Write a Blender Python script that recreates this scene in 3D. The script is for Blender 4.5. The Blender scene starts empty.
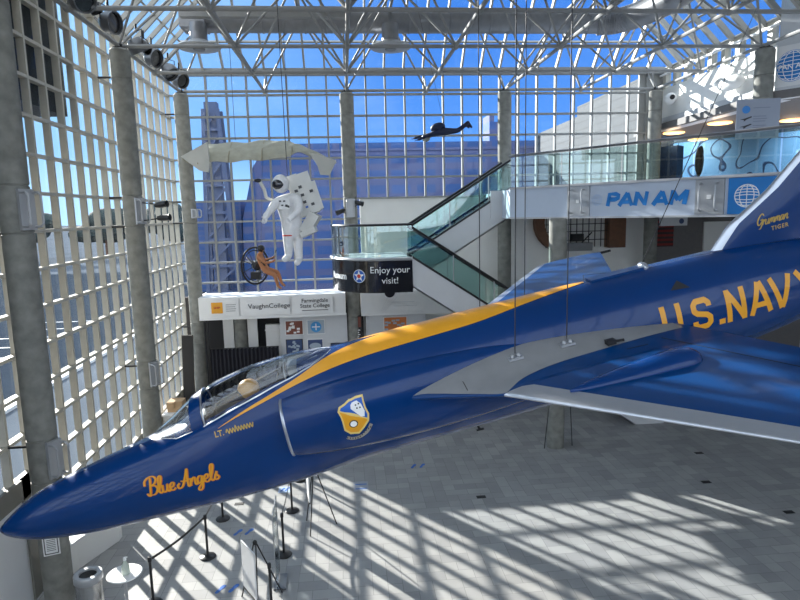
import bpy, bmesh, math, random
from mathutils import Vector, Matrix
from mathutils.bvhtree import BVHTree
random.seed(7)
SC = bpy.context.scene
COL = SC.collection
PI = math.pi
V = Vector

# ------------------------------------------------------------------ materials
MATS = {}
def _new(name):
    m = bpy.data.materials.new(name); m.use_nodes = True
    nt = m.node_tree; nt.nodes.clear(); return m, nt
def mat(name, rgb, rough=.5, metal=0, var=.12, scale=6, bump=0, emit=None, estr=0, coat=0, spec=.5):
    if name in MATS: return MATS[name]
    m, nt = _new(name); N = nt.nodes; L = nt.links
    out = N.new('ShaderNodeOutputMaterial'); b = N.new('ShaderNodeBsdfPrincipled')
    b.inputs['Roughness'].default_value = rough; b.inputs['Metallic'].default_value = metal
    b.inputs['Coat Weight'].default_value = coat; b.inputs['Coat Roughness'].default_value = .04
    b.inputs['Specular IOR Level'].default_value = spec
    tc = N.new('ShaderNodeTexCoord'); nz = N.new('ShaderNodeTexNoise'); nz.inputs['Scale'].default_value = scale
    nz.inputs['Detail'].default_value = 4
    L.new(tc.outputs['Object'], nz.inputs['Vector'])
    mx = N.new('ShaderNodeMix'); mx.data_type = 'RGBA'
    mx.inputs[6].default_value = (*[c*(1-var) for c in rgb], 1); mx.inputs[7].default_value = (*[min(1, c*(1+var)) for c in rgb], 1)
    L.new(nz.outputs['Fac'], mx.inputs[0]); L.new(mx.outputs[2], b.inputs['Base Color'])
    if bump:
        bp = N.new('ShaderNodeBump'); bp.inputs['Strength'].default_value = bump; bp.inputs['Distance'].default_value = .02
        L.new(nz.outputs['Fac'], bp.inputs['Height']); L.new(bp.outputs['Normal'], b.inputs['Normal'])
    if emit: b.inputs['Emission Color'].default_value = (*emit, 1); b.inputs['Emission Strength'].default_value = estr
    L.new(b.outputs[0], out.inputs[0]); MATS[name] = m; return m
def glass(name, tint, refl=.06, rough=.02, power=1.0):
    if name in MATS: return MATS[name]
    m, nt = _new(name); N = nt.nodes; L = nt.links
    out = N.new('ShaderNodeOutputMaterial'); t = N.new('ShaderNodeBsdfTransparent'); t.inputs[0].default_value = (*tint, 1)
    g = N.new('ShaderNodeBsdfGlossy'); g.inputs['Roughness'].default_value = rough
    lw = N.new('ShaderNodeLayerWeight'); lw.inputs['Blend'].default_value = .25
    mth = N.new('ShaderNodeMath'); mth.operation = 'MULTIPLY_ADD'; mth.inputs[1].default_value = .5*power; mth.inputs[2].default_value = refl
    L.new(lw.outputs['Fresnel'], mth.inputs[0])
    mx = N.new('ShaderNodeMixShader'); L.new(mth.outputs[0], mx.inputs[0]); L.new(t.outputs[0], mx.inputs[1]); L.new(g.outputs[0], mx.inputs[2])
    L.new(mx.outputs[0], out.inputs[0]); MATS[name] = m; return m

def s2l(r, g, b):
    f = lambda c: (c/255/12.92) if c/255 <= .04045 else ((c/255+.055)/1.055)**2.4
    return (f(r), f(g), f(b))

M_frame = mat('painted_mullion_beige', (.50, .47, .40), .45)
M_steel = mat('painted_truss_grey', (.25, .25, .245), .6)
M_conc = mat('concrete_smooth', (.215, .215, .195), .8, var=.55, scale=4.5, bump=.6)
M_joint = mat('dark_joint', (.03, .03, .03), .8)
M_white = mat('white_plaster', (.84, .83, .80), .6, var=.04, scale=2)
M_ledge = mat('white_panel', (.76, .76, .76), .4, var=.04, scale=2)
M_grey = mat('pale_grey_panel', (.60, .61, .63), .4, var=.05, scale=2)
M_dark = mat('near_black', (.012, .012, .014), .6)
M_darkgloss = mat('gloss_black', (.01, .01, .014), .15, coat=.5)
M_black_metal = mat('black_metal', (.02, .02, .022), .35, metal=.3)
M_drum = mat('dark_grey_drum', (.15, .155, .165), .35, metal=.5)
M_duct = mat('galvanised_duct', (.22, .225, .24), .4, metal=.5, var=.2, scale=5)
M_plate = mat('satin_plate', (.40, .41, .43), .35, metal=.3, var=.04)
M_chrome = mat('brushed_steel', (.62, .62, .62), .22, metal=1)
M_cable = mat('cable_steel', (.05, .05, .055), .4, metal=.7)
M_navy = mat('navy_paint', (.0003, .030, .140), .24, coat=.3, var=.15, scale=1.6, bump=.05, spec=.22)
M_navy2 = mat('navy_wing_paint', (.0004, .036, .145), .32, coat=.08, var=.15, scale=1.2, spec=.2)
M_silver = mat('silver_edge', (.46, .49, .55), .28, metal=.75, var=.06)
M_root = mat('grey_walkway', (.21, .215, .225), .6, var=.15, scale=4)
M_yel = mat('yellow_paint', (.72, .32, .01), .4, coat=.2, var=.06)
M_bluepaint = mat('bright_blue', (.01, .10, .45), .4)
M_panam = mat('sign_blue', (.01, .19, .55), .4, var=.04)
M_wpaint = mat('white_paint', (.85, .85, .85), .4, var=.03)
M_red = mat('red_paint', (.5, .03, .02), .5)
M_text = mat('dark_ink', (.03, .03, .035), .5)
M_cloth = mat('cream_cloth', (.36, .35, .28), .85, var=.25, scale=5, bump=.5)
M_suit = mat('white_suit_fabric', (.72, .72, .72), .8, var=.12, scale=14, bump=.6)
M_visor = mat('dark_visor', (.01, .012, .02), .08, coat=1)
M_skin = mat('tan_mannequin', (.42, .17, .07), .6)
M_helmet = mat('gold_helmet', (.62, .33, .10), .45)
M_wood = mat('brown_wood', (.14, .055, .022), .5, var=.4, scale=7)
M_curtain = mat('black_curtain', (.012, .012, .02), .85)
M_teal = glass('balustrade_glass', (.80, .91, .90), .10)
M_win = glass('blue_tinted_glass', (.88, .935, .985), .012, power=.12)
M_winl = glass('clear_facade_glass', (.93, .965, .99), .01, power=.06)
M_can = glass('canopy_perspex', (.84, .88, .90), .10, power=1.2)
M_acryl = glass('acrylic_sheet', (.85, .9, .92), .1)

def floor_mat():
    m, nt = _new('stone_pavers'); N = nt.nodes; L = nt.links
    out = N.new('ShaderNodeOutputMaterial'); b = N.new('ShaderNodeBsdfPrincipled')
    tc = N.new('ShaderNodeTexCoord'); mp = N.new('ShaderNodeMapping'); L.new(tc.outputs['Object'], mp.inputs[0])
    cells = []
    for rot in (0, PI/2):
        m2 = N.new('ShaderNodeMapping'); m2.inputs['Rotation'].default_value = (0, 0, rot); L.new(mp.outputs[0], m2.inputs[0])
        br = N.new('ShaderNodeTexBrick'); br.inputs['Scale'].default_value = 1
        br.inputs['Brick Width'].default_value = .60; br.inputs['Row Height'].default_value = .30
        br.inputs['Mortar Size'].default_value = .006; br.inputs['Mortar Smooth'].default_value = .3; br.offset = 0.5
        br.inputs['Color1'].default_value = (.27, .272, .275, 1); br.inputs['Color2'].default_value = (.36, .36, .355, 1)
        br.inputs['Mortar'].default_value = (.19, .19, .19, 1)
        L.new(m2.outputs[0], br.inputs['Vector']); cells.append(br)
    ch = N.new('ShaderNodeTexChecker'); ch.inputs['Scale'].default_value = 1/1.2; L.new(mp.outputs[0], ch.inputs['Vector'])
    mx = N.new('ShaderNodeMix'); mx.data_type = 'RGBA'
    L.new(ch.outputs['Fac'], mx.inputs[0]); L.new(cells[0].outputs['Color'], mx.inputs[6]); L.new(cells[1].outputs['Color'], mx.inputs[7])
    nz = N.new('ShaderNodeTexNoise'); nz.inputs['Scale'].default_value = 1.5; nz.inputs['Detail'].default_value = 6; L.new(mp.outputs[0], nz.inputs['Vector'])
    mr = N.new('ShaderNodeMapRange'); mr.inputs['To Min'].default_value = .8; mr.inputs['To Max'].default_value = 1.2; L.new(nz.outputs['Fac'], mr.inputs['Value'])
    mu = N.new('ShaderNodeMix'); mu.data_type = 'RGBA'; mu.blend_type = 'MULTIPLY'; mu.inputs[0].default_value = 1
    L.new(mx.outputs[2], mu.inputs[6]); L.new(mr.outputs[0], mu.inputs[7]); L.new(mu.outputs[2], b.inputs['Base Color'])
    b.inputs['Roughness'].default_value = .5; b.inputs['Specular IOR Level'].default_value = .35
    L.new(b.outputs[0], out.inputs[0]); return m
M_floor = floor_mat()

def brick_mat(name, c1, c2, mortar, bw, bh, ms=.02, rough=.8, glossy=0):
    m, nt = _new(name); N = nt.nodes; L = nt.links
    out = N.new('ShaderNodeOutputMaterial'); b = N.new('ShaderNodeBsdfPrincipled')
    tc = N.new('ShaderNodeTexCoord'); mp = N.new('ShaderNodeMapping'); mp.inputs['Rotation'].default_value = (PI/2, 0, 0)
    L.new(tc.outputs['Object'], mp.inputs[0])
    br = N.new('ShaderNodeTexBrick'); br.offset = 0; br.inputs['Scale'].default_value = 1
    br.inputs['Brick Width'].default_value = bw; br.inputs['Row Height'].default_value = bh; br.inputs['Mortar Size'].default_value = ms
    br.inputs['Color1'].default_value = (*c1, 1); br.inputs['Color2'].default_value = (*c2, 1); br.inputs['Mortar'].default_value = (*mortar, 1)
    L.new(mp.outputs[0], br.inputs['Vector']); L.new(br.outputs['Color'], b.inputs['Base Color'])
    b.inputs['Roughness'].default_value = rough; L.new(b.outputs[0], out.inputs[0]); return m

# ------------------------------------------------------------------ mesh builder
class MB:
    def __init__(s): s.v = []; s.f = []; s.m = []; s.mi = 0
    def face(s, idx): s.f.append(tuple(idx)); s.m.append(s.mi)
    def quad(s, a, b, c, d):
        n = len(s.v); s.v += [tuple(a), tuple(b), tuple(c), tuple(d)]; s.face((n, n+1, n+2, n+3)); return s
    def poly(s, pts):
        n = len(s.v); s.v += [tuple(p) for p in pts]; s.face(range(n, n+len(pts))); return s
    def hexa(s, p):
        n = len(s.v); s.v += [tuple(q) for q in p]
        for f in ((0,3,2,1),(4,5,6,7),(0,1,5,4),(1,2,6,5),(2,3,7,6),(3,0,4,7)): s.face([n+i for i in f])
        return s
    def box(s, x0, x1, y0, y1, z0, z1):
        return s.hexa([(x0,y0,z0),(x1,y0,z0),(x1,y1,z0),(x0,y1,z0),(x0,y0,z1),(x1,y0,z1),(x1,y1,z1),(x0,y1,z1)])
    def obox(s, c, ax, ay, az, hx, hy, hz):
        c = V(c); ax = V(ax).normalized()*hx; ay = V(ay).normalized()*hy; az = V(az).normalized()*hz
        return s.hexa([c-ax-ay-az, c+ax-ay-az, c+ax+ay-az, c-ax+ay-az, c-ax-ay+az, c+ax-ay+az, c+ax+ay+az, c-ax+ay+az])
    def bar(s, p, q, w, h, up=(0,0,1)):
        p, q = V(p), V(q); d = (q-p); L = d.length; d.normalize(); sd = d.cross(V(up))
        if sd.length < 1e-4: sd = d.cross(V((1,0,0)))
        sd.normalize(); u = sd.cross(d)
        return s.obox((p+q)/2, d, sd, u, L/2, w/2, h/2)
    def tube(s, pts, r, n=8, caps=True, closed=False):
        pts = [V(p) for p in pts]; rs = r if isinstance(r, (list, tuple)) else [r]*len(pts)
        base = len(s.v); up = None; K = len(pts)
        for i, p in enumerate(pts):
            if closed: d = pts[(i+1) % K]-pts[i-1]
            else: d = pts[min(i+1, K-1)]-pts[max(i-1, 0)]
            d.normalize()
            if up is None:
                up = V((0,0,1)) if abs(d.z) < .9 else V((1,0,0))
            a = d.cross(up); a.normalize(); b = a.cross(d); up = b
            for k in range(n):
                t = 2*PI*k/n; s.v.append(tuple(p+(a*math.cos(t)+b*math.sin(t))*rs[i]))
        for i in range(K if closed else K-1):
            for k in range(n):
                a0 = base+i*n; a1 = base+((i+1) % K)*n
                s.face((a0+k, a0+(k+1) % n, a1+(k+1) % n, a1+k))
        if caps and not closed:
            s.face([base+k for k in range(n)][::-1]); s.face([base+(K-1)*n+k for k in range(n)])
        return s
    def lathe(s, prof, c=(0,0,0), axis=(0,0,1), n=24):
        c = V(c); d = V(axis).normalized(); a = d.orthogonal().normalized(); b = d.cross(a); base = len(s.v)
        for r, z in prof:
            for k in range(n):
                t = 2*PI*k/n; s.v.append(tuple(c+d*z+(a*math.cos(t)+b*math.sin(t))*max(r, 1e-4)))
        for i in range(len(prof)-1):
            for k in range(n):
                s.face((base+i*n+k, base+i*n+(k+1) % n, base+(i+1)*n+(k+1) % n, base+(i+1)*n+k))
        return s
    def ellipsoid(s, c, rx, ry, rz, n=16, m=10, R=None):
        c = V(c); base = len(s.v); R = R or Matrix.Identity(3)
        for i in range(m+1):
            ph = -PI/2+PI*i/m
            for k in range(n):
                t = 2*PI*k/n
                s.v.append(tuple(c+R @ V((rx*math.cos(ph)*math.cos(t)+0*1e-5, ry*math.cos(ph)*math.sin(t), rz*math.sin(ph)))))
        for i in range(m):
            for k in range(n): s.face((base+i*n+k, base+i*n+(k+1) % n, base+(i+1)*n+(k+1) % n, base+(i+1)*n+k))
        return s
    def prism(s, poly, z0, z1, xf=None):
        # poly: 2D outline; xf maps (u, v, w) to 3D
        xf = xf or (lambda u, v, w: (u, v, w)); n = len(poly); b = len(s.v)
        s.v += [tuple(xf(u, v, z0)) for u, v in poly]+[tuple(xf(u, v, z1)) for u, v in poly]
        s.face([b+i for i in range(n)][::-1]); s.face([b+n+i for i in range(n)])
        for i in range(n): s.face((b+i, b+(i+1) % n, b+n+(i+1) % n, b+n+i))
        return s
    def grid(s, fn, nu, nv, flip=False):
        b = len(s.v)
        for i in range(nu+1):
            for j in range(nv+1): s.v.append(tuple(fn(i/nu, j/nv)))
        for i in range(nu):
            for j in range(nv):
                q = (b+i*(nv+1)+j, b+(i+1)*(nv+1)+j, b+(i+1)*(nv+1)+j+1, b+i*(nv+1)+j+1)
                s.face(q[::-1] if flip else q)
        return s
    def build(s, name, mats, parent=None, origin=(0,0,0), smooth=False, weld=False):
        me = bpy.data.meshes.new(name); o0 = V(origin)
        me.from_pydata([tuple(V(p)-o0) for p in s.v], [], s.f)
        mats = mats if isinstance(mats, (list, tuple)) else [mats]
        for m in mats: me.materials.append(m)
        for p, mi in zip(me.polygons, s.m): p.material_index = mi
        bm = bmesh.new(); bm.from_mesh(me)
        if weld: bmesh.ops.remove_doubles(bm, verts=bm.verts, dist=1e-4)
        bmesh.ops.recalc_face_normals(bm, faces=bm.faces); bm.to_mesh(me); bm.free()
        if smooth:
            me.shade_smooth()
            try: me.set_sharp_from_angle(angle=math.radians(38))
            except Exception: pass
        me.update()
        o = bpy.data.objects.new(name, me); COL.objects.link(o); o.location = o0
        if parent is not None: o.parent = parent
        return o
def tag(o, label=None, cat=None, group=None, kind=None):
    if label: o['label'] = label
    if cat: o['category'] = cat
    if group: o['group'] = group
    if kind: o['kind'] = kind
    return o
def empty(name, loc=(0,0,0), label=None, cat=None, group=None):
    o = bpy.data.objects.new(name, None); COL.objects.link(o); o.location = loc; o.empty_display_size = .1
    return tag(o, label, cat, group)
def struct(o): o['kind'] = 'structure'; return o
def children(o): return [c for c in bpy.data.objects if c.parent == o]
def copy_tree(o, parent=None):
    c = o.copy(); COL.objects.link(c)
    if parent is not None: c.parent = parent
    for ch in children(o): copy_tree(ch, c)
    return c
def arc(c, r, t0, t1, n, fn):
    return [fn(c, r, t0+(t1-t0)*i/n) for i in range(n+1)]
def catmull(pts, k=5):
    out = []; P = [pts[0]]+list(pts)+[pts[-1]]
    for i in range(1, len(P)-2):
        for j in range(k):
            t = j/k; o = []
            for d in range(len(pts[0])):
                a, b, c, e = P[i-1][d], P[i][d], P[i+1][d], P[i+2][d]
                o.append(.5*((2*b)+(-a+c)*t+(2*a-5*b+4*c-e)*t*t+(-a+3*b-3*c+e)*t**3))
            out.append(tuple(o))
    out.append(tuple(pts[-1])); return out
def ribbon(mb, pts, w, xf):
    # flat stroke following a 2D polyline; w may be a function of direction
    L = []; R = []
    for i, p in enumerate(pts):
        a = pts[max(i-1, 0)]; b = pts[min(i+1, len(pts)-1)]; dx, dy = b[0]-a[0], b[1]-a[1]; l = math.hypot(dx, dy) or 1
        ww = w(dx/l, dy/l) if callable(w) else w
        nx, ny = -dy/l*ww/2, dx/l*ww/2; L.append((p[0]+nx, p[1]+ny)); R.append((p[0]-nx, p[1]-ny))
    for i in range(len(pts)-1):
        mb.quad(xf(*L[i]), xf(*L[i+1]), xf(*R[i+1]), xf(*R[i]))
_dg = None
def text2d(s, size=1, shear=0, bold=0, sx=1, align='LEFT', sub=0, spacing=1):
    cu = bpy.data.curves.new('t', 'FONT'); cu.body = s; cu.size = size; cu.shear = shear; cu.offset = bold*size; cu.align_x = align
    cu.fill_mode = 'FRONT'; cu.resolution_u = 3; cu.space_character = spacing
    o = bpy.data.objects.new('t', cu); COL.objects.link(o); bpy.context.view_layer.update()
    me = bpy.data.meshes.new_from_object(o.evaluated_get(bpy.context.evaluated_depsgraph_get()))
    bm = bmesh.new(); bm.from_mesh(me)
    if sub:
        bmesh.ops.subdivide_edges(bm, edges=bm.edges, cuts=sub, use_grid_fill=True); bmesh.ops.triangulate(bm, faces=bm.faces)
    bm.verts.index_update()
    vs = [(v.co.x*sx, v.co.y) for v in bm.verts]; fs = [[v.index for v in f.verts] for f in bm.faces]
    bm.free(); bpy.data.objects.remove(o); bpy.data.meshes.remove(me); bpy.data.curves.remove(cu); return vs, fs
def put_text(mb, s, xf, **k):
    vs, fs = text2d(s, **k); b = len(mb.v); mb.v += [tuple(xf(*p)) for p in vs]
    for f in fs: mb.face([b+i for i in f])
    return mb
def plane_xf(o, r, u, off=.006):
    o, r, u = V(o), V(r).normalized(), V(u).normalized(); n = r.cross(u)
    return lambda x, y, w=0: o+r*x+u*y+n*(off+w)
def catm3(pts, k=4): return catmull(pts, k)
def skin(name, J, E, m, parent=None, sub=2, origin=(0,0,0)):
    # J: {joint: (x, y, z, radius)}; first joint is the root; E: list of joint pairs
    keys = list(J); me = bpy.data.meshes.new(name); o0 = V(origin)
    me.from_pydata([tuple(V(J[k][:3])-o0) for k in keys], [(keys.index(a), keys.index(b)) for a, b in E], [])
    o = bpy.data.objects.new(name, me); COL.objects.link(o)
    md = o.modifiers.new('s', 'SKIN'); md.use_smooth_shade = True
    for i, k in enumerate(keys):
        sv = me.skin_vertices[0].data[i]; r = J[k][3]; sv.radius = (r, r) if not isinstance(r, tuple) else r; sv.use_root = (i == 0)
    ss = o.modifiers.new('u', 'SUBSURF'); ss.levels = sub; ss.render_levels = sub
    bpy.context.view_layer.update()
    me2 = bpy.data.meshes.new_from_object(o.evaluated_get(bpy.context.evaluated_depsgraph_get()))
    o.modifiers.clear(); o.data = me2; me2.name = name; me2.materials.clear(); me2.materials.append(m); me2.shade_smooth()
    o.location = o0
    if parent is not None: o.parent = parent
    return o
def hand(prefix, J, E, wrist, d, side, s=1.0):
    # five bent fingers on a small palm; d = hand direction, side = thumb side
    w = V(J[wrist][:3]); d = V(d).normalized(); sd = V(side).normalized(); nn = d.cross(sd).normalized()
    pk = prefix+'palm'; pc = w+d*.05*s; J[pk] = (*pc, .032*s); E.append((wrist, pk))
    for i, (off, ln) in enumerate(((.03, .075), (.01, .085), (-.012, .08), (-.032, .062))):
        a = pc+d*.03*s+sd*off*s; b = a+d*ln*.55*s; c = b+(d*.6+nn*.6).normalized()*ln*.5*s
        J[f'{prefix}k{i}'] = (*a, .011*s); J[f'{prefix}m{i}'] = (*b, .0095*s); J[f'{prefix}e{i}'] = (*c, .008*s)
        E += [(pk, f'{prefix}k{i}'), (f'{prefix}k{i}', f'{prefix}m{i}'), (f'{prefix}m{i}', f'{prefix}e{i}')]
    a = pc+sd*.04*s; b = a+(d*.7+sd*.5)*.04*s
    J[prefix+'ta'] = (*a, .013*s); J[prefix+'tb'] = (*b, .010*s); E += [(pk, prefix+'ta'), (prefix+'ta', prefix+'tb')]

# ================================================================== SETTING
GX = [-5.85, .25, 6.35, 12.45]; GY = [11.41, 17.5, 23.6]; ZT = 12.0
XL, XR, YB = -6.62, 13.15, 24.42
Y0 = -5.0
def fl(): # floor, outdoor ground
    b = MB(); b.box(XL-.1, 21, Y0, 25.2, -.25, 0); struct(b.build('floor', M_floor))
    g = MB(); g.box(-400, 400, -100, 900, -.5, -.27)
    struct(g.build('floor_outdoor', mat('outdoor_paving', (.09, .105, .125), 1, var=.45, scale=.12, spec=0)))
fl()
# --- left curtain wall
ym = [11.41+.7625*k for k in range(-21, 18)]
zr = [.8*k for k in range(0, 17)]
b = MB()
for y in ym: b.box(XL, XL+.155, y-.035, y+.035, 0, 12.8)
for z in zr: b.box(XL+.005, XL+.15, Y0+.4, YB, z-.035, z+.035)
b.box(XL-.05, XL+.22, Y0+.4, YB, 12.72, 12.98)
w1 = struct(b.build('window_1', M_frame))
g = MB(); g.box(XL-.03, XL-.01, Y0+.4, YB, .8, 12.8); g.build('glass', M_winl, w1)
b = MB(); b.box(XL-.02, XL+.03, Y0+.4, YB, .03, .78); b.build('kick_panel', M_frame, w1)
# small black clamps where the rails meet the columns
b = MB()
for y in GY:
    for z in (7.2, 8.0, 3.2, 11.2): b.tube([(XL+.15, y, z), (-6.05, y, z)], .03, 8)
struct(b.build('trim_1', M_black_metal))
# --- back curtain wall
xm = [.25+.7625*k for k in range(-9, 17)]
b = MB()
for x in xm:
    if x < XL+.1 or x > XR-.2: continue
    z0 = 4.4 if x < .6 else 8.0
    b.box(x-.035, x+.035, YB-.14, YB+.03, z0, 12.8)
for z in zr[1:]:
    if z < 4.5: continue
    x1 = XR-.4 if z >= 8 else .64
    b.box(XL, x1, YB-.13, YB+.02, z-.035, z+.035)
b.box(XL, XR, YB-.18, YB+.05, 12.72, 12.98)
b.box(XR-1.0, XR, YB-.05, YB+.05, 8.0, 12.8)
w2 = struct(b.build('window_2', mat('back_mullion_grey', (.27, .275, .27), .45)))
g = MB(); g.box(XL, .64, YB+.035, YB+.05, 4.4, 12.8); g.box(.64, XR-1.0, YB+.035, YB+.05, 8.0, 12.8); g.build('glass', M_win, w2)
# --- 45 degree roof glazing (left, back, right slopes)
T = 2.75
def slope(n, P0, D, N, cnt, x0, step, glassm, w=.07, h=.17, hipL=True, hipR=True, length=None):
    # P0: eave start, D: along the eave, N: inward horizontal
    b = MB(); P0, D, N = V(P0), V(D), V(N); up = V((0,0,1)); S = (N+up)
    nrm = (up-N).normalized()
    for i in range(cnt):
        s = x0+i*step; tmax = T
        if hipL: tmax = min(tmax, s)
        if hipR: tmax = min(tmax, length-s)
        if tmax < .15: continue
        p = P0+D*s; b.obox(p+S*tmax/2-nrm*h/2, S, D, nrm, tmax*math.sqrt(2)/2, w/2, h/2)
    for k in range(0, 4):
        t = k*.85+.04; a = P0+D*(t if hipL else 0)+S*t; c = P0+D*(length-(t if hipR else 0))+S*t
        b.bar(a, c, .06, .09, nrm)
    o = struct(b.build('window_%d' % n, mat('rafter_grey', (.32, .31, .28), .45)))
    g = MB(); e = nrm*.02
    a = P0+e; c = P0+D*length+e; d = P0+D*(length-(T if hipR else 0))+S*T+e; f = P0+D*(T if hipL else 0)+S*T+e
    q = [a, c, d, f]; g.hexa(q+[p+nrm*.015 for p in q]); g.build('glass', glassm, o)
slope(3, (XL, YB, 12.85), (0,-1,0), (1,0,0), 39, .05, .7625, M_winl, w=.08, h=.13, hipL=True, hipR=False, length=YB-Y0)
slope(4, (XL, YB, 12.85), (1,0,0), (0,-1,0), 27, (-.03), .7625, M_win, length=XR-XL)
slope(5, (XR, YB, 12.85), (0,-1,0), (-1,0,0), 11, .05, .7625, M_win, w=.10, h=.17, hipL=True, hipR=False, length=8.0)
# --- flat roof deck
b = MB(); b.box(XL+T, XR-T, Y0, YB-T, 12.85+T, 12.85+T+.2)
b.box(XR-T, 21, Y0, 16.4, 12.85+T, 12.85+T+.2); struct(b.build('ceiling', M_white))
# --- lower back wall (right part), with the display opening
b = MB()
b.box(.64, 20.5, YB, YB+.3, 0, 8.0)
struct(b.build('wall_back', M_white))
b = MB(); b.box(-6.7, .64, YB+.35, YB+.5, 0, 4.2); struct(b.build('wall_back_lower', M_dark))
# --- right: upper clerestory wall along X = 13.15
b = MB(); b.box(XR, XR+.15, 17.45, YB+.05, 10.95, 12.12); b.build('white_panel', M_white)
bpy.data.objects['white_panel'].name = 'wall_right'; struct(bpy.data.objects['wall_right'])
b = MB()
y = YB-.2
while y > 17.4:
    b.box(XR-.02, XR+.2, y-.11, y+.11, 12.1, 12.85); y -= .7625
b.box(XR-.05, XR+.2, 17.4, YB, 12.74, 12.9)
o = struct(b.build('window_6', M_frame)); g = MB(); g.box(XR+.1, XR+.115, 17.4, YB, 12.12, 12.75); g.build('glass', M_win, o)
b = MB(); b.tube([(XR-.14, YB-.1, 12.62), (XR-.14, 17.6, 12.66)], .045, 8); struct(b.build('trim_2', M_wpaint))
b = MB(); b.box(XR-.12, XR+.3, 17.45, YB+.05, 10.45, 10.94); struct(b.build('trim_3', M_grey))
# bulkhead that turns off along the gallery, parallel with the bridge
BD = V((.583, -.813, 0)); BN = V((-.813, -.583, 0))     # direction, outward normal (towards the hall)
def bulk(b, s0, s1, z0, z1, t, base=V((12.9, 17.3, 0)), off=0):
    p = base+BD*(s0+s1)/2-BN*(t/2-off); b.obox((p.x, p.y, (z0+z1)/2), BD, BN, (0,0,1), (s1-s0)/2, t/2, (z1-z0)/2)
b = MB(); bulk(b, -.1, 11, 10.45, 12.1, .2); bulk(b, -.1, 11, 12.1, 15.6, .3, off=-.15); struct(b.build('wall_right_upper', M_grey))
# right wall near the camera and the wall behind it
b = MB(); b.box(20.5, 20.7, Y0, 9.2, 0, 15.6); b.box(26.5, 26.7, 8.8, 33, 8.0, 10.7); b.box(13.1, 26.7, 33, 33.2, 8.0, 10.7); b.box(20.5, 20.7, 9.2, YB+.3, 0, 7.13); struct(b.build('wall_right_far', M_white))
b = MB(); b.box(12.95, 13.25, YB+.1, 33, -.3, 12.9); struct(b.build('wall_gallery_side', brick_mat('pale_block_wall', (.055,.062,.07), (.07,.078,.085), (.035,.04,.045), .8, .4, .03)))
b = MB()
for x in [XL+1.525*i for i in range(19)]: b.box(x-.05, x+.05, Y0-.15, Y0, 6.0, 15.6)
for z in (6.0, 8.4, 10.8, 13.2, 15.5): b.box(XL, 21, Y0-.14, Y0-.02, z-.05, z+.05)
o = struct(b.build('window_7', M_frame)); g = MB(); g.box(XL, 21, Y0-.1, Y0-.08, 6.0, 15.6); g.build('glass', M_winl, o)  # unseen glazing added behind the camera to let fill light reach the back wall
b = MB(); b.box(XL, 21, Y0-.2, Y0, 0, 6.0); struct(b.build('wall_front', mat('front_wall_grey', (.2, .2, .2), .7)))
# gallery ceiling and rear mural wall
b = MB(); b.prism([(13.1, 33), (12.75, 17.5), (19.0, 8.8), (26.5, 8.8), (26.5, 33)], 10.46, 10.7)
struct(b.build('ceiling_gallery', mat('gallery_ceiling', (.16, .15, .145), .7)))

# --- bridge (second floor walkway)
P0 = V((5.3, 19.0, 0)); 
b = MB()
outline = [(5.3, 19.0), (12.3, 9.24), (26.5, 9.24), (26.5, 33), (13.3, 33), (13.3, YB), (5.75, YB)]
b.prism(outline, 7.13, 8.05)
struct(b.build('floor_bridge', mat('bridge_fascia', (.50, .56, .66), .45, var=.03)))
b = MB()
def onb(s, z, off=0): p = P0+BD*s+BN*off; return V((p.x, p.y, z))
LB = 12.0
b.bar(onb(0, 8.07, .03), onb(LB, 8.07, .03), .1, .06); b.bar(onb(0, 7.14, .02), onb(LB, 7.14, .02), .08, .05)
struct(b.build('trim_4', mat('edge_strip', (.45, .45, .47), .4)))
# bridge balustrade
rb = empty('glass_balustrade', onb(0, 8.05), 'long teal glass balustrade with dark handrail along the bridge above the blue lettering', 'railing')
def local(o):
    for c in children(o):
        c.location = c.location-o.location
s = 0; 
while s < LB:
    e = min(s+1.9, LB); g = MB()
    p = (onb(s+.02, 8.1)+onb(e-.02, 8.1))/2; g.obox((p.x, p.y, 8.57), BD, BN, (0,0,1), (e-s-.04)/2, .008, .46); g.build('glass_panel', M_teal, rb); s = e
g = MB(); g.tube([onb(-.05, 9.08), onb(LB, 9.08)], .035, 8); g.build('handrail', mat('handrail_grey', (.2, .2, .21), .3, metal=.6), rb)
local(rb)

# --- ceiling space frame (white/grey double layer grid)
gx = [-5.85+3.05*i for i in range(0, 7)]; gy = [23.6-3.05*j for j in range(0, 9)]
tx = [-5.85+1.525+3.05*i for i in range(0, 6)]; ty = [23.6-1.525-3.05*j for j in range(0, 8)]
ZN = 14.15
b = MB(); R1 = .055
for x in gx: b.tube([(x, 23.6, ZT), (x, gy[-1], ZT)], R1, 8)
for y in gy: b.tube([(gx[0], y, ZT), (gx[-1], y, ZT)], R1, 8)
for x in tx: b.tube([(x, ty[0], ZN), (x, ty[-1], ZN)], R1, 8)
for y in ty: b.tube([(tx[0], y, ZN), (tx[-1], y, ZN)], R1, 8)
for i, x in enumerate(tx):
    for j, y in enumerate(ty):
        for xx in (x-1.525, x+1.525):
            for yy in (y-1.525, y+1.525):
                b.tube([(xx, yy, ZT), (x, y, ZN)], .036, 6, caps=False)
for x in gx:
    for y in gy: b.ellipsoid((x, y, ZT), .1, .1, .1, 8, 6)
for x in tx:
    for y in ty: b.ellipsoid((x, y, ZN), .09, .09, .09, 8, 6)
# short struts out to the eaves
for y in gy: b.tube([(-5.85, y, ZT), (XL+.2, y, 12.75)], .035, 6)
for x in gx: b.tube([(x, 23.6, ZT), (x, YB-.1, 12.75)], .035, 6)
for x in tx: b.tube([(x, ty[0], ZN), (x, YB-1.5, 14.2)], .035, 6)
struct(b.build('ceiling_truss', M_steel))

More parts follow.
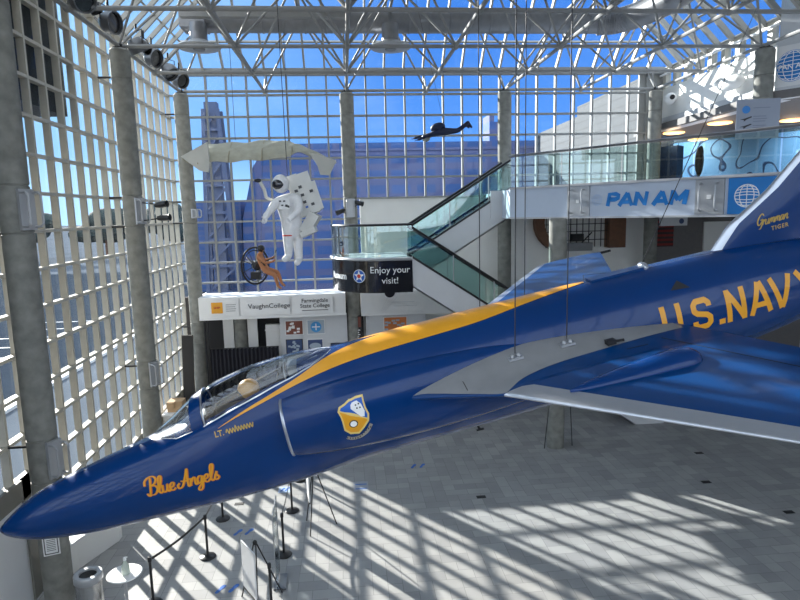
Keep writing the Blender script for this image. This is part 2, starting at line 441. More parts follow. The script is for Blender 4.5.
# ================================================================== COLUMNS
def column(x, y, z0, z1, label, r=.265, grooves=(2.55, 3.37, 7.2, 8.05, 11.15)):
    t = empty('concrete_column', (x, y, z0), label, 'column', None)
    b = MB(); prof = [(0, z0), (r, z0)]
    for g in grooves:
        if z0+.1 < g < z1-.1: prof += [(r, g-.022), (r-.018, g-.012), (r-.018, g+.012), (r, g+.022)]
    prof += [(r, z1-.06), (r-.05, z1), (0, z1)]
    b.lathe([(rr, zz-z0) for rr, zz in prof], (0,0,0), n=32); b.build('shaft', M_conc, t, smooth=True)
    c = MB(); c.lathe([(0, 0), (.19, 0), (.19, .05), (.11, .07), (.11, .13), (0, .13)], (0, 0, z1-z0-.02), n=16)
    if z1 > 11: c.build('bearing_cap', M_dark, t)
    return t
c00 = column(-5.85, 11.41, 0, 11.93, 'thick concrete column nearest the camera on the left, behind the jet nose')
c01 = column(-5.85, 17.5, 0, 11.93, 'tall concrete column in the middle of the left glass wall, with black spotlights')
c02 = column(-5.85, 23.6, 0, 11.93, 'tall concrete column in the far left corner of the hall')
c12 = column(.25, 23.6, 0, 11.93, 'slim concrete column rising behind the curved black landing')
c22 = column(6.35, 23.6, 0, 11.93, 'slim concrete column rising behind the upper escalator')
c32 = column(12.45, 23.6, 0, 11.93, 'concrete column in the far right corner where the glass ends')
c21 = column(6.35, 17.5, 0, 7.13, 'short concrete column carrying the white bridge', grooves=(2.55, 3.37))
c31 = column(12.56, 17.47, 10.5, 11.93, 'stub of concrete column high on the right, half sunlit')
def bracket(par, z, ang, w=.30, h=.72):
    # plate with two D-shaped bars, on the shaft
    d = V((math.cos(ang), math.sin(ang), 0)); sd = V((-d.y, d.x, 0)); px, py, pz = par.location
    b = MB(); b.obox(d*.285+V((0,0,z-pz)), sd, d, (0,0,1), w/2, .03, h/2); p = b.build('mounting_plate', M_plate, par)
    for s in (-1, 1):
        q = MB(); o = d*.3+sd*(s*(w/2-.03))+V((0,0,z-pz)); hh = h*.42; D = .2
        pts = [o-V((0,0,hh)), o-V((0,0,hh))+d*(D-.06), o-V((0,0,hh-.05))+d*D, o+V((0,0,hh-.05))+d*D, o+V((0,0,hh))+d*(D-.06), o+V((0,0,hh))]
        q.tube(pts, .022, 8); q.build('bent_bar', M_plate, p)
a0 = math.atan2(-.55, .83)
bracket(c00, 7.62, a0+.15); bracket(c00, 2.98, a0+.15); bracket(c01, 7.62, a0); bracket(c01, 2.98, a0); bracket(c02, 7.55, a0, .3, .35)
bracket(c12, 7.62, -PI/2, .34, .7)
# framed notice on the near column
t = empty('framed_notice', (-5.77, 11.15, 1.13), 'small white framed notice with blue border on the nearest concrete column', 'sign')
d = V((.3, -.95, 0)).normalized(); sd = V((.95, .3, 0)).normalized()
b = MB(); b.obox((0, .0, .2), sd, d, (0,0,1), .14, .01, .2); b.build('board', M_wpaint, t)
b = MB()
for s in (-1, 1): b.obox(sd*s*.11+d*.012+V((0,0,.2)), sd, d, (0,0,1), .008, .003, .17); b.obox(d*.012+V((0,0,.2+s*.165)), sd, d, (0,0,1), .11, .003, .008)
b.build('border', M_text, t)
b = MB()
for k in range(7): b.obox(d*.012+V((0,0,.31-k*.035)), sd, d, (0,0,1), .075, .002, .005)
b.build('text_lines', M_text, t)
t.location = (-5.85+.29*.3, 11.41-.29*.95, 1.13)

# ================================================================== SPOTLIGHTS
def spot(x, y, z, drum, label, aim=(.6, -.5, -.6)):
    t = empty('stage_spotlight', (x, y, z), label, 'spotlight', 'spotlights along the left eave')
    a = V(aim).normalized(); r, L, m = (.27, .38, M_drum) if drum else (.13, .36, M_black_metal)
    c = V((0, 0, -.42 if drum else -.32))
    b = MB(); b.lathe([(0, -L*.5), (r*.55, -L*.5), (r*.8, -L*.3), (r, 0), (r, L*.5), (r*.9, L*.5), (r*.88, L*.2), (0, L*.15)], c, a, 20); b.build('housing', m, t, smooth=True)
    b = MB(); b.lathe([(0, L*.3), (r*.86, L*.3)], c, a, 20); b.build('lens', M_darkgloss, t)
    sd = a.cross(V((0,0,1))).normalized()
    b = MB(); p = [c+sd*(r+.02), c+sd*(r+.02)+V((0,0,r+.1)), V((0,0,-.06))]; q = [c-sd*(r+.02), c-sd*(r+.02)+V((0,0,r+.1)), V((0,0,-.06))]
    b.tube(p, .014, 6); b.tube(q, .014, 6); b.tube([V((0,0,-.08)), V((0,0,.14))], .03, 8); b.build('yoke', M_black_metal, t)
    return t
names = ['nearest of the spotlights along the left eave, dark drum', 'small black spotlight next to the nearest drum on the left eave',
 'large grey drum spotlight facing right, over the middle left column', 'dark drum spotlight just past the middle left column top',
 'small black spotlight on the left eave, past the middle column', 'grey drum spotlight halfway between the middle and corner columns',
 'dark drum spotlight second from the far left corner', 'grey drum spotlight nearest the far left corner']
for (y, dr, aim), nm in zip([(14.3, 1, (.8,-.6,-.3)), (15.0, 0, (.3,.2,-.8)), (15.9, 1, (.95,-.35,-.15)), (17.9, 1, (.3,.3,-.8)), (18.5, 0, (.7,-.3,-.6)), (19.2, 1, (.9,-.4,-.3)), (20.9, 1, (.6,-.3,-.7)), (22.2, 1, (.8,-.5,-.4))], names):
    spot(-5.5, y, 12.55, dr, nm, aim)
def clampspot(x, y, z, aim, label, base):
    t = empty('black_spotlight', (x, y, z), label, 'spotlight', 'small black spotlights clamped to columns')
    a = V(aim).normalized(); b = MB(); b.lathe([(0, -.17), (.06, -.17), (.085, -.05), (.09, .17), (.1, .19), (.08, .17), (0, .12)], (0,0,0), a, 16); b.build('housing', M_black_metal, t, smooth=True)
    b = MB(); b.tube([V((0,0,0)), V(base)-V((x,y,z))], .018, 6); b.build('arm', M_black_metal, t); return t
clampspot(-5.02, 17.25, 7.78, (.9,-.3,.1), 'upper small black spotlight on the middle left column', (-5.6, 17.4, 7.85))
clampspot(-4.98, 17.25, 7.42, (.95,-.2,.05), 'lower long black spotlight on the middle left column', (-5.6, 17.4, 7.35))
clampspot(-.12, 23.1, 7.5, (-.8,-.4,-.3), 'black spotlight left of the column behind the landing', (.12, 23.4, 7.4))
clampspot(.55, 23.1, 7.8, (.7,-.4,-.2), 'black spotlight right of the column behind the landing', (.38, 23.4, 7.6))

# ================================================================== DUCTWORK
t = empty('air_duct', (2, 21.5, 13.83), 'large round spiral duct crossing the hall behind the roof trusses', 'duct')
def ribs(b, pts, r, step=.16):
    # spiral ribs
    P = catm3(pts, 8); acc = 0; rs = []; Q = []
    for i in range(len(P)-1):
        a, c = V(P[i]), V(P[i+1]); n = max(1, int((c-a).length/step))
        for k in range(n):
            Q += [a.lerp(c, (k+.0)/n), a.lerp(c, (k+.5)/n)]; rs += [r, r*1.045]
    Q.append(V(P[-1])); rs.append(r); b.tube(Q, rs, 24)
o = V((2, 21.5, 13.83))
b = MB(); b.tube([V((-5.0, 21.5, 13.83))-o, V((9.2, 21.5, 13.83))-o], .355, 24); 
for i in range(20): x = -4.6+i*.7; b.lathe([(.36, 0), (.375, .01), (.375, .05), (.36, .06)], (x-2, 0, 0), (1,0,0), 24)
b.build('straight_run', M_duct, t, smooth=True)
b = MB(); ribs(b, [V((9.1, 21.5, 13.83))-o, V((9.7, 21.3, 13.83))-o, V((10.2, 20.6, 13.85))-o, V((10.6, 19.2, 13.9))-o, V((10.9, 16.5, 14.2))-o], .40)
b.build('flexible_elbow', M_duct, t, smooth=True)
b = MB(); b.box(-7.1, -6.3, -.45, .45, -.28, .32); b.build('end_box', M_duct, t)
b = MB(); b.box(-6.85, -1.6, -1.35, -1.1, -.25, .07); b.build('box_beam', M_steel, t)
def diffuser(x, label, y=21.0):
    t = empty('duct_diffuser', (x, y, 12.83), label, 'air diffuser', 'round diffusers under the air duct')
    b = MB(); b.lathe([(.0, .03), (.2, .03), (.22, .0), (.35, -.02), (.66, .02), (.70, .06), (.66, .1), (.35, .2), (.28, .26)], (0,0,0), n=32); b.build('cone', M_plate, t, smooth=True)
    b = MB(); b.lathe([(.28, .22), (.28, .70), (.26, .80)], (0,0,0), n=24); b.build('neck', M_duct, t, smooth=True)
    b = MB(); b.lathe([(.0, -.02), (.17, -.02), (.2, .01)], (0,0,-.02), n=24); b.build('core', M_duct, t)
diffuser(-4.5, 'round metal duct diffuser near the left end of the duct'); diffuser(1.75, 'round metal duct diffuser in the middle of the duct')

# ================================================================== LANDING (curved black balcony) AND ESCALATORS
def pod(u, off=0):     # u 0..1 along the front edge from right to the left end; off outwards
    # straight front then an elliptic turn to the left
    if u < .35: p = V((2.1-u/.35*.9, 18.9, 0)); n = V((0,-1,0))
    else:
        t = (u-.35)/.65*PI/2; p = V((1.2-1.65*math.sin(t), 20.9-2.0*math.cos(t), 0)); n = V((-math.sin(t)/1.65, -math.cos(t)/2.0, 0)).normalized()
    return p+n*off
N_ = 40
t = empty('curved_landing', (1, 20, 4.9), 'curved landing with a black fascia and a teal glass rail between the two escalators', 'balcony')
b = MB(); pts = [pod(i/N_)[:2] for i in range(N_+1)]+[(-.45, 22.6), (2.1, 22.6)]
b.prism(pts, 4.93, 5.93); b.build('slab', M_grey, t)
b = MB(); b.grid(lambda u, v: pod(u, .04)+V((0,0,4.88+v*1.02)), N_, 1); b.grid(lambda u, v: pod(u, .0)+V((0,0,4.88+v*1.02)), N_, 1)
b.build('fascia', M_darkgloss, t)
b = MB(); b.tube([pod(i/N_, .05)+V((0,0,5.95)) for i in range(N_+1)], .05, 6); b.build('edge_trim', M_plate, t)
b = MB(); b.grid(lambda u, v: pod(u, .02)+V((0,0,6.0+v*1.0)), N_, 1); b.grid(lambda u, v: pod(u, .005)+V((0,0,6.0+v*1.0)), N_, 1); b.build('glass_rail', M_teal, t)
b = MB(); b.tube([pod(i/N_, .01)+V((0,0,7.03)) for i in range(N_+1)]+[V((-.45, 22.4, 7.03))], .04, 8); b.build('handrail', M_black_metal, t)
arcl = [0]
for i in range(400): arcl.append(arcl[-1]+(pod((i+1)/400)-pod(i/400)).length)
def podxf(x, y, w=0):
    # x measured along the fascia, from the right end going left = negative
    d = -x; d = max(0, min(d, arcl[-1]-.001)); i = next(k for k in range(400) if arcl[k+1] >= d); u = (i+(d-arcl[i])/(arcl[i+1]-arcl[i]))/400
    p = pod(u, .052+w); return V((p.x, p.y, y))
def podtext(s, x, y, size, **k):
    b = MB(); put_text(b, s, lambda a, c, w=0: podxf(x+a, y+c), size=size, **k); return b
podtext('Enjoy your', -.72, 5.52, .29, align='CENTER', sub=1).build('lettering', M_wpaint, t)
podtext('visit!', -.72, 5.18, .29, align='CENTER', sub=1).build('lettering', M_wpaint, t)
podtext('Museum', -2.75, 5.30, .30, bold=.03, align='CENTER', sub=1).build('lettering', M_wpaint, t)
def disc(b, fn, cx, cy, r, n=24, w=0): b.poly([fn(cx+r*math.cos(2*PI*k/n), cy+r*math.sin(2*PI*k/n), w) for k in range(n)])
cx, cy = -1.72, 5.42
b = MB(); disc(b, podxf, cx, cy, .215); b.build('roundel', M_wpaint, t)
b = MB(); disc(b, podxf, cx, cy, .195, w=.004); b.build('roundel_field', M_bluepaint, t)
def star(b, fn, cx, cy, R, w=0, rot=PI/2):
    pts = []
    for k in range(10):
        r = R if k % 2 == 0 else R*.42; a = rot+k*PI/5; pts.append(fn(cx+r*math.cos(a), cy+r*math.sin(a), w))
    c = fn(cx, cy, w)
    for k in range(10): b.poly([c, pts[k], pts[(k+1) % 10]])
b = MB(); star(b, podxf, cx, cy, .19, .008); b.build('roundel_star', M_wpaint, t)
b = MB(); disc(b, podxf, cx, cy, .065, 16, .012); b.build('roundel_dot', M_red, t)
# lower dark badge hanging under the fascia
b = MB(); disc(b, podxf, -.75, 4.9, .17, w=-.002); b.build('half_badge', M_darkgloss, t)
local(t)

def escalator(name, label, xa, za, xb, zb, y0, y1, lo=-.95, side_m=M_grey, glass_h=.95):
    t = empty(name, (xa, y0, za), label, 'escalator')
    sgn = 1 if xb > xa else -1; d = V((xb-xa, 0, zb-za)); up = V((0,0,1))
    A = V((xa, 0, za)); B = V((xb, 0, zb))
    b = MB()
    for y in (y0, y1-.1):
        p = [(A.x, y, A.z), (B.x, y, B.z), (B.x, y, B.z+lo), (A.x, y, A.z+lo)]
        b.hexa([V(q) for q in p]+[V(q)+V((0,.1,0)) for q in p])
    p = [(A.x, y0, A.z+lo), (B.x, y0, B.z+lo), (B.x, y0, B.z+lo+.05), (A.x, y0, A.z+lo+.05)]
    b.hexa([V(q) for q in p]+[V(q)+V((0,y1-y0,0)) for q in p])
    b.build('truss_cladding', side_m, t)
    # steps
    b = MB(); n = int(abs(d.z)/.2); 
    for i in range(n):
        q = A+d*(i+.5)/n; b.box(q.x-.2, q.x+.2, y0+.1, y1-.1, q.z-.32, q.z-.12)
    b.build('steps', M_dark, t)
    b = MB()
    for y in (y0-.01, y1-.11): b.bar(V((A.x, y+.06, A.z+.03)), V((B.x, y+.06, B.z+.03)), .14, .07)
    b.build('skirt_trim', M_black_metal, t)
    for y in (y0+.05, y1-.05):
        b = MB(); p = [(A.x, y, A.z+.05), (B.x, y, B.z+.05), (B.x, y, B.z+glass_h), (A.x, y, A.z+glass_h)]
        b.hexa([V(q) for q in p]+[V(q)+V((0,.015,0)) for q in p]); b.build('glass_side', M_teal, t)
        b = MB(); b.tube([V((A.x, y, A.z+glass_h+.02)), V((B.x, y, B.z+glass_h+.02))], .045, 8); b.build('handrail', M_black_metal, t)
        k = 1
        while k*1.6 < d.length: 
            q = A+d*(k*1.6/d.length); b = MB(); b.bar(V((q.x, y, q.z+.05)), V((q.x, y, q.z+glass_h)), .02, .03); k += 1
            b.build('glass_joint', M_plate, t)
    local(t); return t
escalator('escalator', 'lower escalator with teal glass sides going down to the right behind the jet', 2.1, 5.97, 10.7, .25, 18.92, 20.15)
escalator('escalator', 'upper escalator with teal glass sides climbing from the landing to the bridge', 2.25, 5.97, 5.75, 8.12, 20.5, 21.8)
# solid balustrade panel at the top of the upper escalator
b = MB(); b.box(5.02, 5.76, 20.44, 20.5, 7.14, 8.06); tag(b.build('end_panel', M_grey), 'short grey end panel where the upper escalator meets the bridge', 'panel')

# ================================================================== WHITE LEDGE WITH COLLEGE BANNERS AND THE BOOTHS BELOW
b = MB(); b.box(-5.62, -.08, 23.0, YB-.0, 3.55, 4.38); b.box(-5.62, -.08, 22.97, 23.03, 3.52, 3.57); struct(b.build('trim_5', M_ledge))
b = MB(); b.prism([(.52, 4.38), (3.0, 4.38), (4.4, 3.75), (4.4, 3.45), (.52, 3.45)], 23.0, 24.4, lambda u, v, w: (u, w, v)); struct(b.build('trim_6', M_ledge))
def wallsign(name, x0, x1, z0, z1, y, label, cat='sign', m=M_ledge):
    t = empty(name, ((x0+x1)/2, y, z0), label, cat); b = MB(); b.box(x0, x1, y-.015, y+.01, z0, z1); b.build('board', m, t); return t
t = wallsign('banner', -5.32, -4.12, 3.68, 4.3, 22.96, 'white banner with an orange square at the left end of the white ledge', 'banner')
b = MB(); b.box(-5.14, -4.72, 22.93, 22.95, 3.78, 4.2); b.build('orange_square', M_yel, t)
b = MB(); put_text(b, 'SHIP', plane_xf((-4.93, 22.925, 3.96), (1,0,0), (0,0,1)), size=.12, align='CENTER', bold=.02); b.build('lettering', M_red, t)
b = MB()
for k in range(4): b.box(-4.6, -4.25+.03*(k % 2), 22.935, 22.94, 3.85+k*.08, 3.865+k*.08)
b.build('small_print', M_text, t); local(t)
t = wallsign('banner', -4.05, -2.2, 3.66, 4.3, 22.96, 'white banner lettered with the first college name on the ledge', 'banner')
b = MB(); put_text(b, 'VaughnCollege', plane_xf((-2.98, 22.935, 3.92), (1,0,0), (0,0,1)), size=.25, align='CENTER', bold=.008, sx=1.05); b.build('lettering', M_text, t); local(t)
t = wallsign('banner', -2.1, -.55, 3.66, 4.3, 22.96, 'white banner lettered with the state college name on the ledge', 'banner')
b = MB(); X = plane_xf((-1.25, 22.935, 4.08), (1,0,0), (0,0,1)); put_text(b, 'Farmingdale', X, size=.21, align='CENTER', bold=.012)
put_text(b, 'State College', plane_xf((-1.25, 22.935, 3.88), (1,0,0), (0,0,1)), size=.21, align='CENTER', bold=.012)
b.box(-1.75, -.75, 22.93, 22.934, 3.76, 3.785); b.build('lettering', M_text, t); local(t)
t = wallsign('banner', 1.25, 3.0, 3.62, 4.25, 22.96, 'pale banner with faint thin lines right of the landing column', 'banner')
b = MB(); b.box(1.7, 2.6, 22.93, 22.935, 3.95, 3.98); b.box(3.0-1.2, 3.0-.3, 22.93, 22.935, 3.8, 3.82)
for k in range(4): b.bar((1.3+.05*k, 22.935, 3.65), (1.55+.12*k, 22.935, 4.15), .01, .01)
b.build('thin_lines', M_grey, t); local(t)
# poster partition
b = MB(); b.box(-2.68, -.05, 23.5, 23.6, .0, 3.5); struct(b.build('wall_booth', M_grey))
b = MB(); b.box(.7, 3.1, 23.5, 23.6, .0, 3.4); struct(b.build('wall_booth_right', M_grey))
def poster(x0, x1, z0, z1, label, cols, kind):
    t = empty('poster', ((x0+x1)/2, 23.47, z0), label, 'poster'); y = 23.49
    b = MB(); b.box(x0-.03, x1+.03, y-.03, y+.005, z0-.03, z1+.03); b.build('frame', M_ledge if kind != 'dark' else M_text, t)
    b = MB(); b.box(x0, x1, y-.035, y-.03, z0, z1); b.build('print', cols[0], t)
    b = MB(); w, h = x1-x0, z1-z0; cx, cz = (x0+x1)/2, (z0+z1)/2
    if kind == 'roundel':
        disc(b, lambda u, v, w=0: (u, y-.037, v), cx, cz, h*.4); b.build('motif', cols[1], t)
        b = MB(); b.box(cx-h*.3, cx+h*.3, y-.04, y-.038, cz-.02, cz+.02); b.box(cx-.02, cx+.02, y-.04, y-.038, cz-h*.25, cz+h*.25); b.build('motif_cross', M_wpaint, t)
    elif kind == 'oval':
        b.poly([(cx+w*.4*math.cos(a*PI/12), y-.037, cz+h*.25*math.sin(a*PI/12)) for a in range(24)]); b.build('motif', cols[1], t)
    else:
        rnd = random.Random(int(x0*10+z0*100))
        for k in range(14):
            a = x0+rnd.random()*w*.8; c = z0+rnd.random()*h*.8; b.box(a, a+w*.16, y-.037-.0002*k, y-.036, c, c+h*.14)
        b.build('motif', cols[1], t)
    local(t)
M_p1 = mat('poster_brown', (.18, .05, .03), .5, var=.5, scale=9); M_p2 = mat('poster_sky', (.35, .42, .5), .5); M_p3 = mat('poster_navy', (.03, .06, .16), .5, var=.5, scale=8)
M_p4 = mat('poster_cyan', (.05, .28, .6), .5); M_p5 = mat('poster_orange', (.6, .18, .04), .5)
poster(-2.45, -1.8, 2.75, 3.28, 'red brown poster, upper left of the booth wall', (M_p1, M_ledge), 'mix')
poster(-1.6, -.95, 2.75, 3.28, 'poster with a pale blue round emblem, upper row of the booth wall', (M_p2, M_p4), 'roundel')
poster(-2.45, -1.85, 2.0, 2.52, 'dark blue photo poster, lower left of the booth wall', (M_p3, M_p2), 'dark')
poster(-1.62, -1.05, 2.0, 2.5, 'dark blue poster with a pale oval, lower row of the booth wall', (M_p3, M_p2), 'oval')
poster(-.7, -.12, 1.9, 2.3, 'dark poster at the lower right of the booth wall', (M_p3, M_p2), 'dark')
poster(1.43, 2.32, 2.75, 3.27, 'orange and blue poster right of the landing column', (M_p5, M_p2), 'mix')
t = empty('wall_screen', (.34, 23.4, 2.35), 'tall narrow black screen on the wall right of the slim column base', 'screen')
b = MB(); b.box(.14, .54, 23.38, 23.46, 2.35, 3.42); b.build('casing', M_dark, t)
b = MB(); b.box(.18, .50, 23.37, 23.378, 2.95, 3.36); b.build('picture', M_p1, t)
b = MB()
for k in range(5): b.box(.22, .46-.05*(k % 2), 23.365, 23.37, 2.45+k*.09, 2.49+k*.09)
b.build('text_lines', M_wpaint, t); local(t)
# dark curtain screen and posts under the ledge
t = empty('black_curtain', (-4, 22.9, 0), 'black pleated curtain on a rail under the white ledge', 'curtain')
b = MB(); b.grid(lambda u, v: (-5.3+u*2.6, 22.9+.04*math.sin(u*110), .05+v*2.35), 110, 1); b.build('cloth', M_curtain, t, smooth=True)
b = MB(); b.tube([(-5.3, 22.9, 2.42), (-2.7, 22.9, 2.42)], .02, 6); b.tube([(-5.3, 22.9, 0), (-5.3, 22.9, 3.5)], .025, 6); b.tube([(-5.42, 22.9, 0), (-5.42, 22.9, 3.5)], .035, 6); b.build('rail', M_black_metal, t); local(t)
b = MB(); b.box(-4.95, -4.55, 23.9, 24.0, 0, 3.5); tag(b.build('white_post', M_ledge, origin=(-4.75, 23.95, 0)), 'broad white post under the ledge, left of the round pillar', 'post')
b = MB(); b.box(-4.0, -3.62, 23.9, 24.0, 0, 3.5); tag(b.build('white_post', M_ledge, origin=(-3.8, 23.95, 0)), 'white post under the ledge, right of the round pillar', 'post')
b = MB(); b.lathe([(0, 0), (.24, 0), (.24, 3.54), (0, 3.54)], (-4.28, 23.95, 0), n=24); tag(b.build('round_pillar', M_conc, origin=(-4.28, 23.95, 0), smooth=True), 'round concrete pillar between the two white posts under the ledge', 'pillar')
b = MB(); b.box(-3.3, -2.7, 23.9, 24.1, 0, 3.1); b.box(-3.32, -2.68, 23.88, 24.12, 2.85, 2.9); tag(b.build('ticket_cabinet', M_ledge, origin=(-3, 24, 0)), 'pale cabinet beside the booth wall under the ledge', 'cabinet')
b = MB(); b.obox((-6.07, 22.6, 1.56), (1,0,-.04), (0,1,0), (.04,0,1), .2, .04, 1.5); b.obox((-6.1, 22.6, .03), (1,0,0), (0,1,0), (0,0,1), .28, .2, .03)
tag(b.build('black_banner_stand', M_dark, origin=(-6.05, 22.6, 0)), 'tall narrow black banner stand left of the corner column', 'banner stand')
b = MB(); b.box(-6.25, -5.75, 20.3, 20.8, .85, 1.2); b.box(-6.25, -6.0, 20.25, 20.3, 1.0, 1.18)
tag(b.build('cardboard_box', mat('cardboard', (.45, .30, .17), .8), origin=(-6, 20.5, .85)), 'tan cardboard box by the left glass wall behind the cockpit', 'box')
b = MB(); b.box(-6.35, -5.65, 20.1, 21.0, .0, .83); b.box(-6.38, -5.62, 20.07, 21.03, .78, .845); tag(b.build('white_cabinet', M_ledge, origin=(-6, 20.5, 0)), 'low white cabinet under the cardboard box', 'cabinet')
# low white radiator cover near the front column
t = empty('radiator_cover', (-6.1, 13.4, 0), 'low white angled cover at the foot of the left glass wall', 'radiator cover')
b = MB(); b.prism([(-6.42, 12.0), (-6.02, 12.2), (-5.95, 12.5), (-5.5, 13.55), (-5.5, 13.75), (-6.42, 14.6)], .0, .62); b.build('casing', M_white, t)
b = MB(); b.prism([(-6.42, 11.98), (-6.0, 12.18), (-5.92, 12.5), (-5.46, 13.55), (-5.46, 13.77), (-6.42, 14.64)], .62, .67); b.build('top', M_ledge, t); local(t)
# entrance portal at lower left
t = empty('entrance_portal', (-6.2, 11.6, 0), 'beige framed portal panel at lower left under the jet nose', 'door portal')
b = MB(); b.box(-6.42, -6.35, 11.5, 11.9, 0, 2.5); b.box(-6.42, -6.35, 8.0, 11.9, 2.1, 2.5); b.build('frame', mat('portal_frame', (.20, .19, .165), .6), t)
b = MB(); b.box(-6.42, -6.39, 8.0, 11.5, 0, 2.15); b.build('panel', M_ledge, t); local(t)

# ================================================================== BRIDGE SIGNS
def bxf(s, z, off=.012): 
    o = onb(s, z, off); return lambda x, y, w=0: o+BD*x+V((0,0,1))*y+BN*w
def sgn_s(x): # x world on the bridge line -> s
    return (x-5.3)/.583
t = empty('airline_sign', onb(sgn_s(7.9), 7.3), 'blue airline lettering with a faint globe on the white bridge front', 'sign')
BG = {'P': [[(.1,0),(.1,.9),(.45,.9),(.6,.8),(.6,.6),(.45,.5),(.1,.5)]], 'A': [[(.02,0),(.36,.95)],[(.36,.95),(.70,0)],[(.16,.28),(.56,.28)]], 'N': [[(.1,0),(.1,1)],[(.1,.92),(.6,.08)],[(.6,0),(.6,1)]], 'M': [[(.1,0),(.1,1)],[(.1,.92),(.42,.3)],[(.42,.3),(.74,.92)],[(.74,0),(.74,1)]]}
PX = bxf(sgn_s(7.26), 7.44)
for ch, x_ in (('P', 0), ('A', .70), ('N', 1.46), ('A', 2.45), ('M', 3.22)):
    b = MB()
    for kk, st in enumerate(BG[ch]): ribbon(b, [((x_+p[0]+.12*p[1])*.545, p[1]*.36) for p in st], .12 if kk == 0 or ch in 'M' else .10, lambda u, v, w=0, kk=kk: PX(u, v)+BN*(.004*kk))
    b.build('letter', M_panam, t)
def globe(b, fn, r, w):
    K = 24
    ribbon(b, [(r*math.cos(2*PI*k/K), r*math.sin(2*PI*k/K)) for k in range(K+1)], w, fn)
    for m in (-.75, -.5, -.25, 0, .25, .5, .75):
        # parallels bowed in the way of the old globe mark
        h = r*math.sqrt(1-m*m); ribbon(b, [(h*(-1+2*k/10), r*m+.10*r*(1-(2*k/10-1)**2)*(1 if m >= 0 else -1)) for k in range(11)], w, fn)
    for m in (-.6, 0, .6):
        ribbon(b, [(r*m*math.cos(a), r*math.sin(a)) for a in [-PI/2+PI*k/10 for k in range(11)]], w, fn)
b = MB(); globe(b, bxf(sgn_s(7.1), 7.62), .15, .015); b.build('faint_globe', mat('faint_blue', (.42, .52, .68), .5), t); local(t)
def bplate(s0, s1, nm):
    t = empty('bridge_bracket', onb((s0+s1)/2, 7.25), nm, 'bracket'); b = MB()
    p = onb((s0+s1)/2, 0, .03); b.obox((p.x, p.y, 7.6), BD, BN, (0,0,1), (s1-s0)/2, .03, .42); b.build('plate', M_plate, t)
    for s in (s0+.22*(s1-s0), s1-.22*(s1-s0)):
        q = MB(); q.tube([onb(s, 7.27, .06), onb(s, 7.27, .16), onb(s, 7.32, .21), onb(s, 7.88, .21), onb(s, 7.93, .16), onb(s, 7.93, .06)], .022, 8); q.build('bent_bar', M_plate, t)
    q = MB(); p = onb((s0+s1)/2, 0, .07); q.obox((p.x, p.y, 7.6), BD, BN, (0,0,1), .05, .015, .05); q.build('switch', M_ledge, t); local(t)
bplate(sgn_s(6.55), sgn_s(7.0)-.05, 'white plate with two bent bars on the bridge, left of the blue lettering')
bplate(sgn_s(8.68), sgn_s(9.07), 'white plate with two bent bars on the bridge, right of the blue lettering')
t = empty('globe_sign', onb(sgn_s(9.6), 7.25), 'square blue sign with a white globe on the bridge, partly behind the tail fin', 'sign')
b = MB(); s0, s1 = sgn_s(9.12), sgn_s(10.6); p = onb((s0+s1)/2, 0, .02); b.obox((p.x, p.y, 7.6), BD, BN, (0,0,1), (s1-s0)/2, .02, .42); b.build('board', M_panam, t)
b = MB(); globe(b, bxf(sgn_s(9.36), 7.6, .045), .26, .02); b.build('globe', M_wpaint, t)
b = MB(); p = onb(sgn_s(10.0), 7.74, .045); b.obox(p, BD, BN, (0,0,1), .45, .004, .16); b.build('white_band', M_wpaint, t); local(t)
# hanging banner with the big globe on the upper bulkhead
def uxf(s, z, off=.03):
    o = V((12.9, 17.3, z))+BD*s+BN*off; return lambda x, y, w=0: o+BD*x+V((0,0,1))*y+BN*w
t = empty('globe_banner', uxf(1, 10.8)(0, 0), 'large white banner with a blue globe high on the right', 'banner')
b = MB(); f = uxf(0, 10.78); q = [f(-.08, 0), f(3, 0), f(3, 1.15), f(-.08, 1.15)]; b.hexa(q+[V(p)+BN*.02 for p in q]); b.build('cloth', M_ledge, t)
b = MB(); disc(b, uxf(.36, 11.33, .06), 0, 0, .44, 32); b.build('globe', M_panam, t)
b = MB(); globe(b, uxf(.36, 11.33, .065), .42, .02); put_text(b, 'PAN AM', uxf(.36, 11.25, .075), size=.2, bold=.02, align='CENTER'); b.build('globe_lines', M_wpaint, t); local(t)
# information panel in front of the gallery
t = empty('information_panel', (12.15, 17.0, 9.45), 'grey information panel with a blue emblem and two dark aeroplane shapes above the bridge rail', 'information panel')
X = plane_xf((11.55, 17.15, 9.3), (.97, -.24, 0), (0,0,1), .0)
b = MB(); q = [X(0, 0), X(1.17, 0), X(1.17, 1.12), X(0, 1.12)]; b.hexa(q+[V(p)+V((.007,.03,0)) for p in q]); b.build('board', mat('info_grey', (.28, .31, .38), .5, var=.03), t)
X = plane_xf((11.55, 17.15, 9.3), (.97, -.24, 0), (0,0,1), .012)
b = MB(); disc(b, X, .25, .83, .11); b.build('emblem', M_panam, t)
b = MB()
for k, (y, w_) in enumerate([(.86, .45), (.62, .35), (.55, .38), (.48, .33), (.36, .36), (.30, .3)]): q = [X(.45, y), X(.45+w_, y), X(.45+w_, y+.02), X(.45, y+.02)]; b.quad(*q)
b.build('text_lines', mat('grey_text', (.18, .2, .26), .5), t)
b = MB()
for y in (.55, .34): b.poly([X(.08, y), X(.22, y+.03), X(.40, y+.09), X(.42, y+.06), X(.28, y-.0), X(.2, y-.06), X(.2, y-.01)])
b.quad(X(.1, .2), X(.55, .2), X(.55, .25), X(.1, .25)); b.build('aeroplane_shapes', M_text, t); local(t)
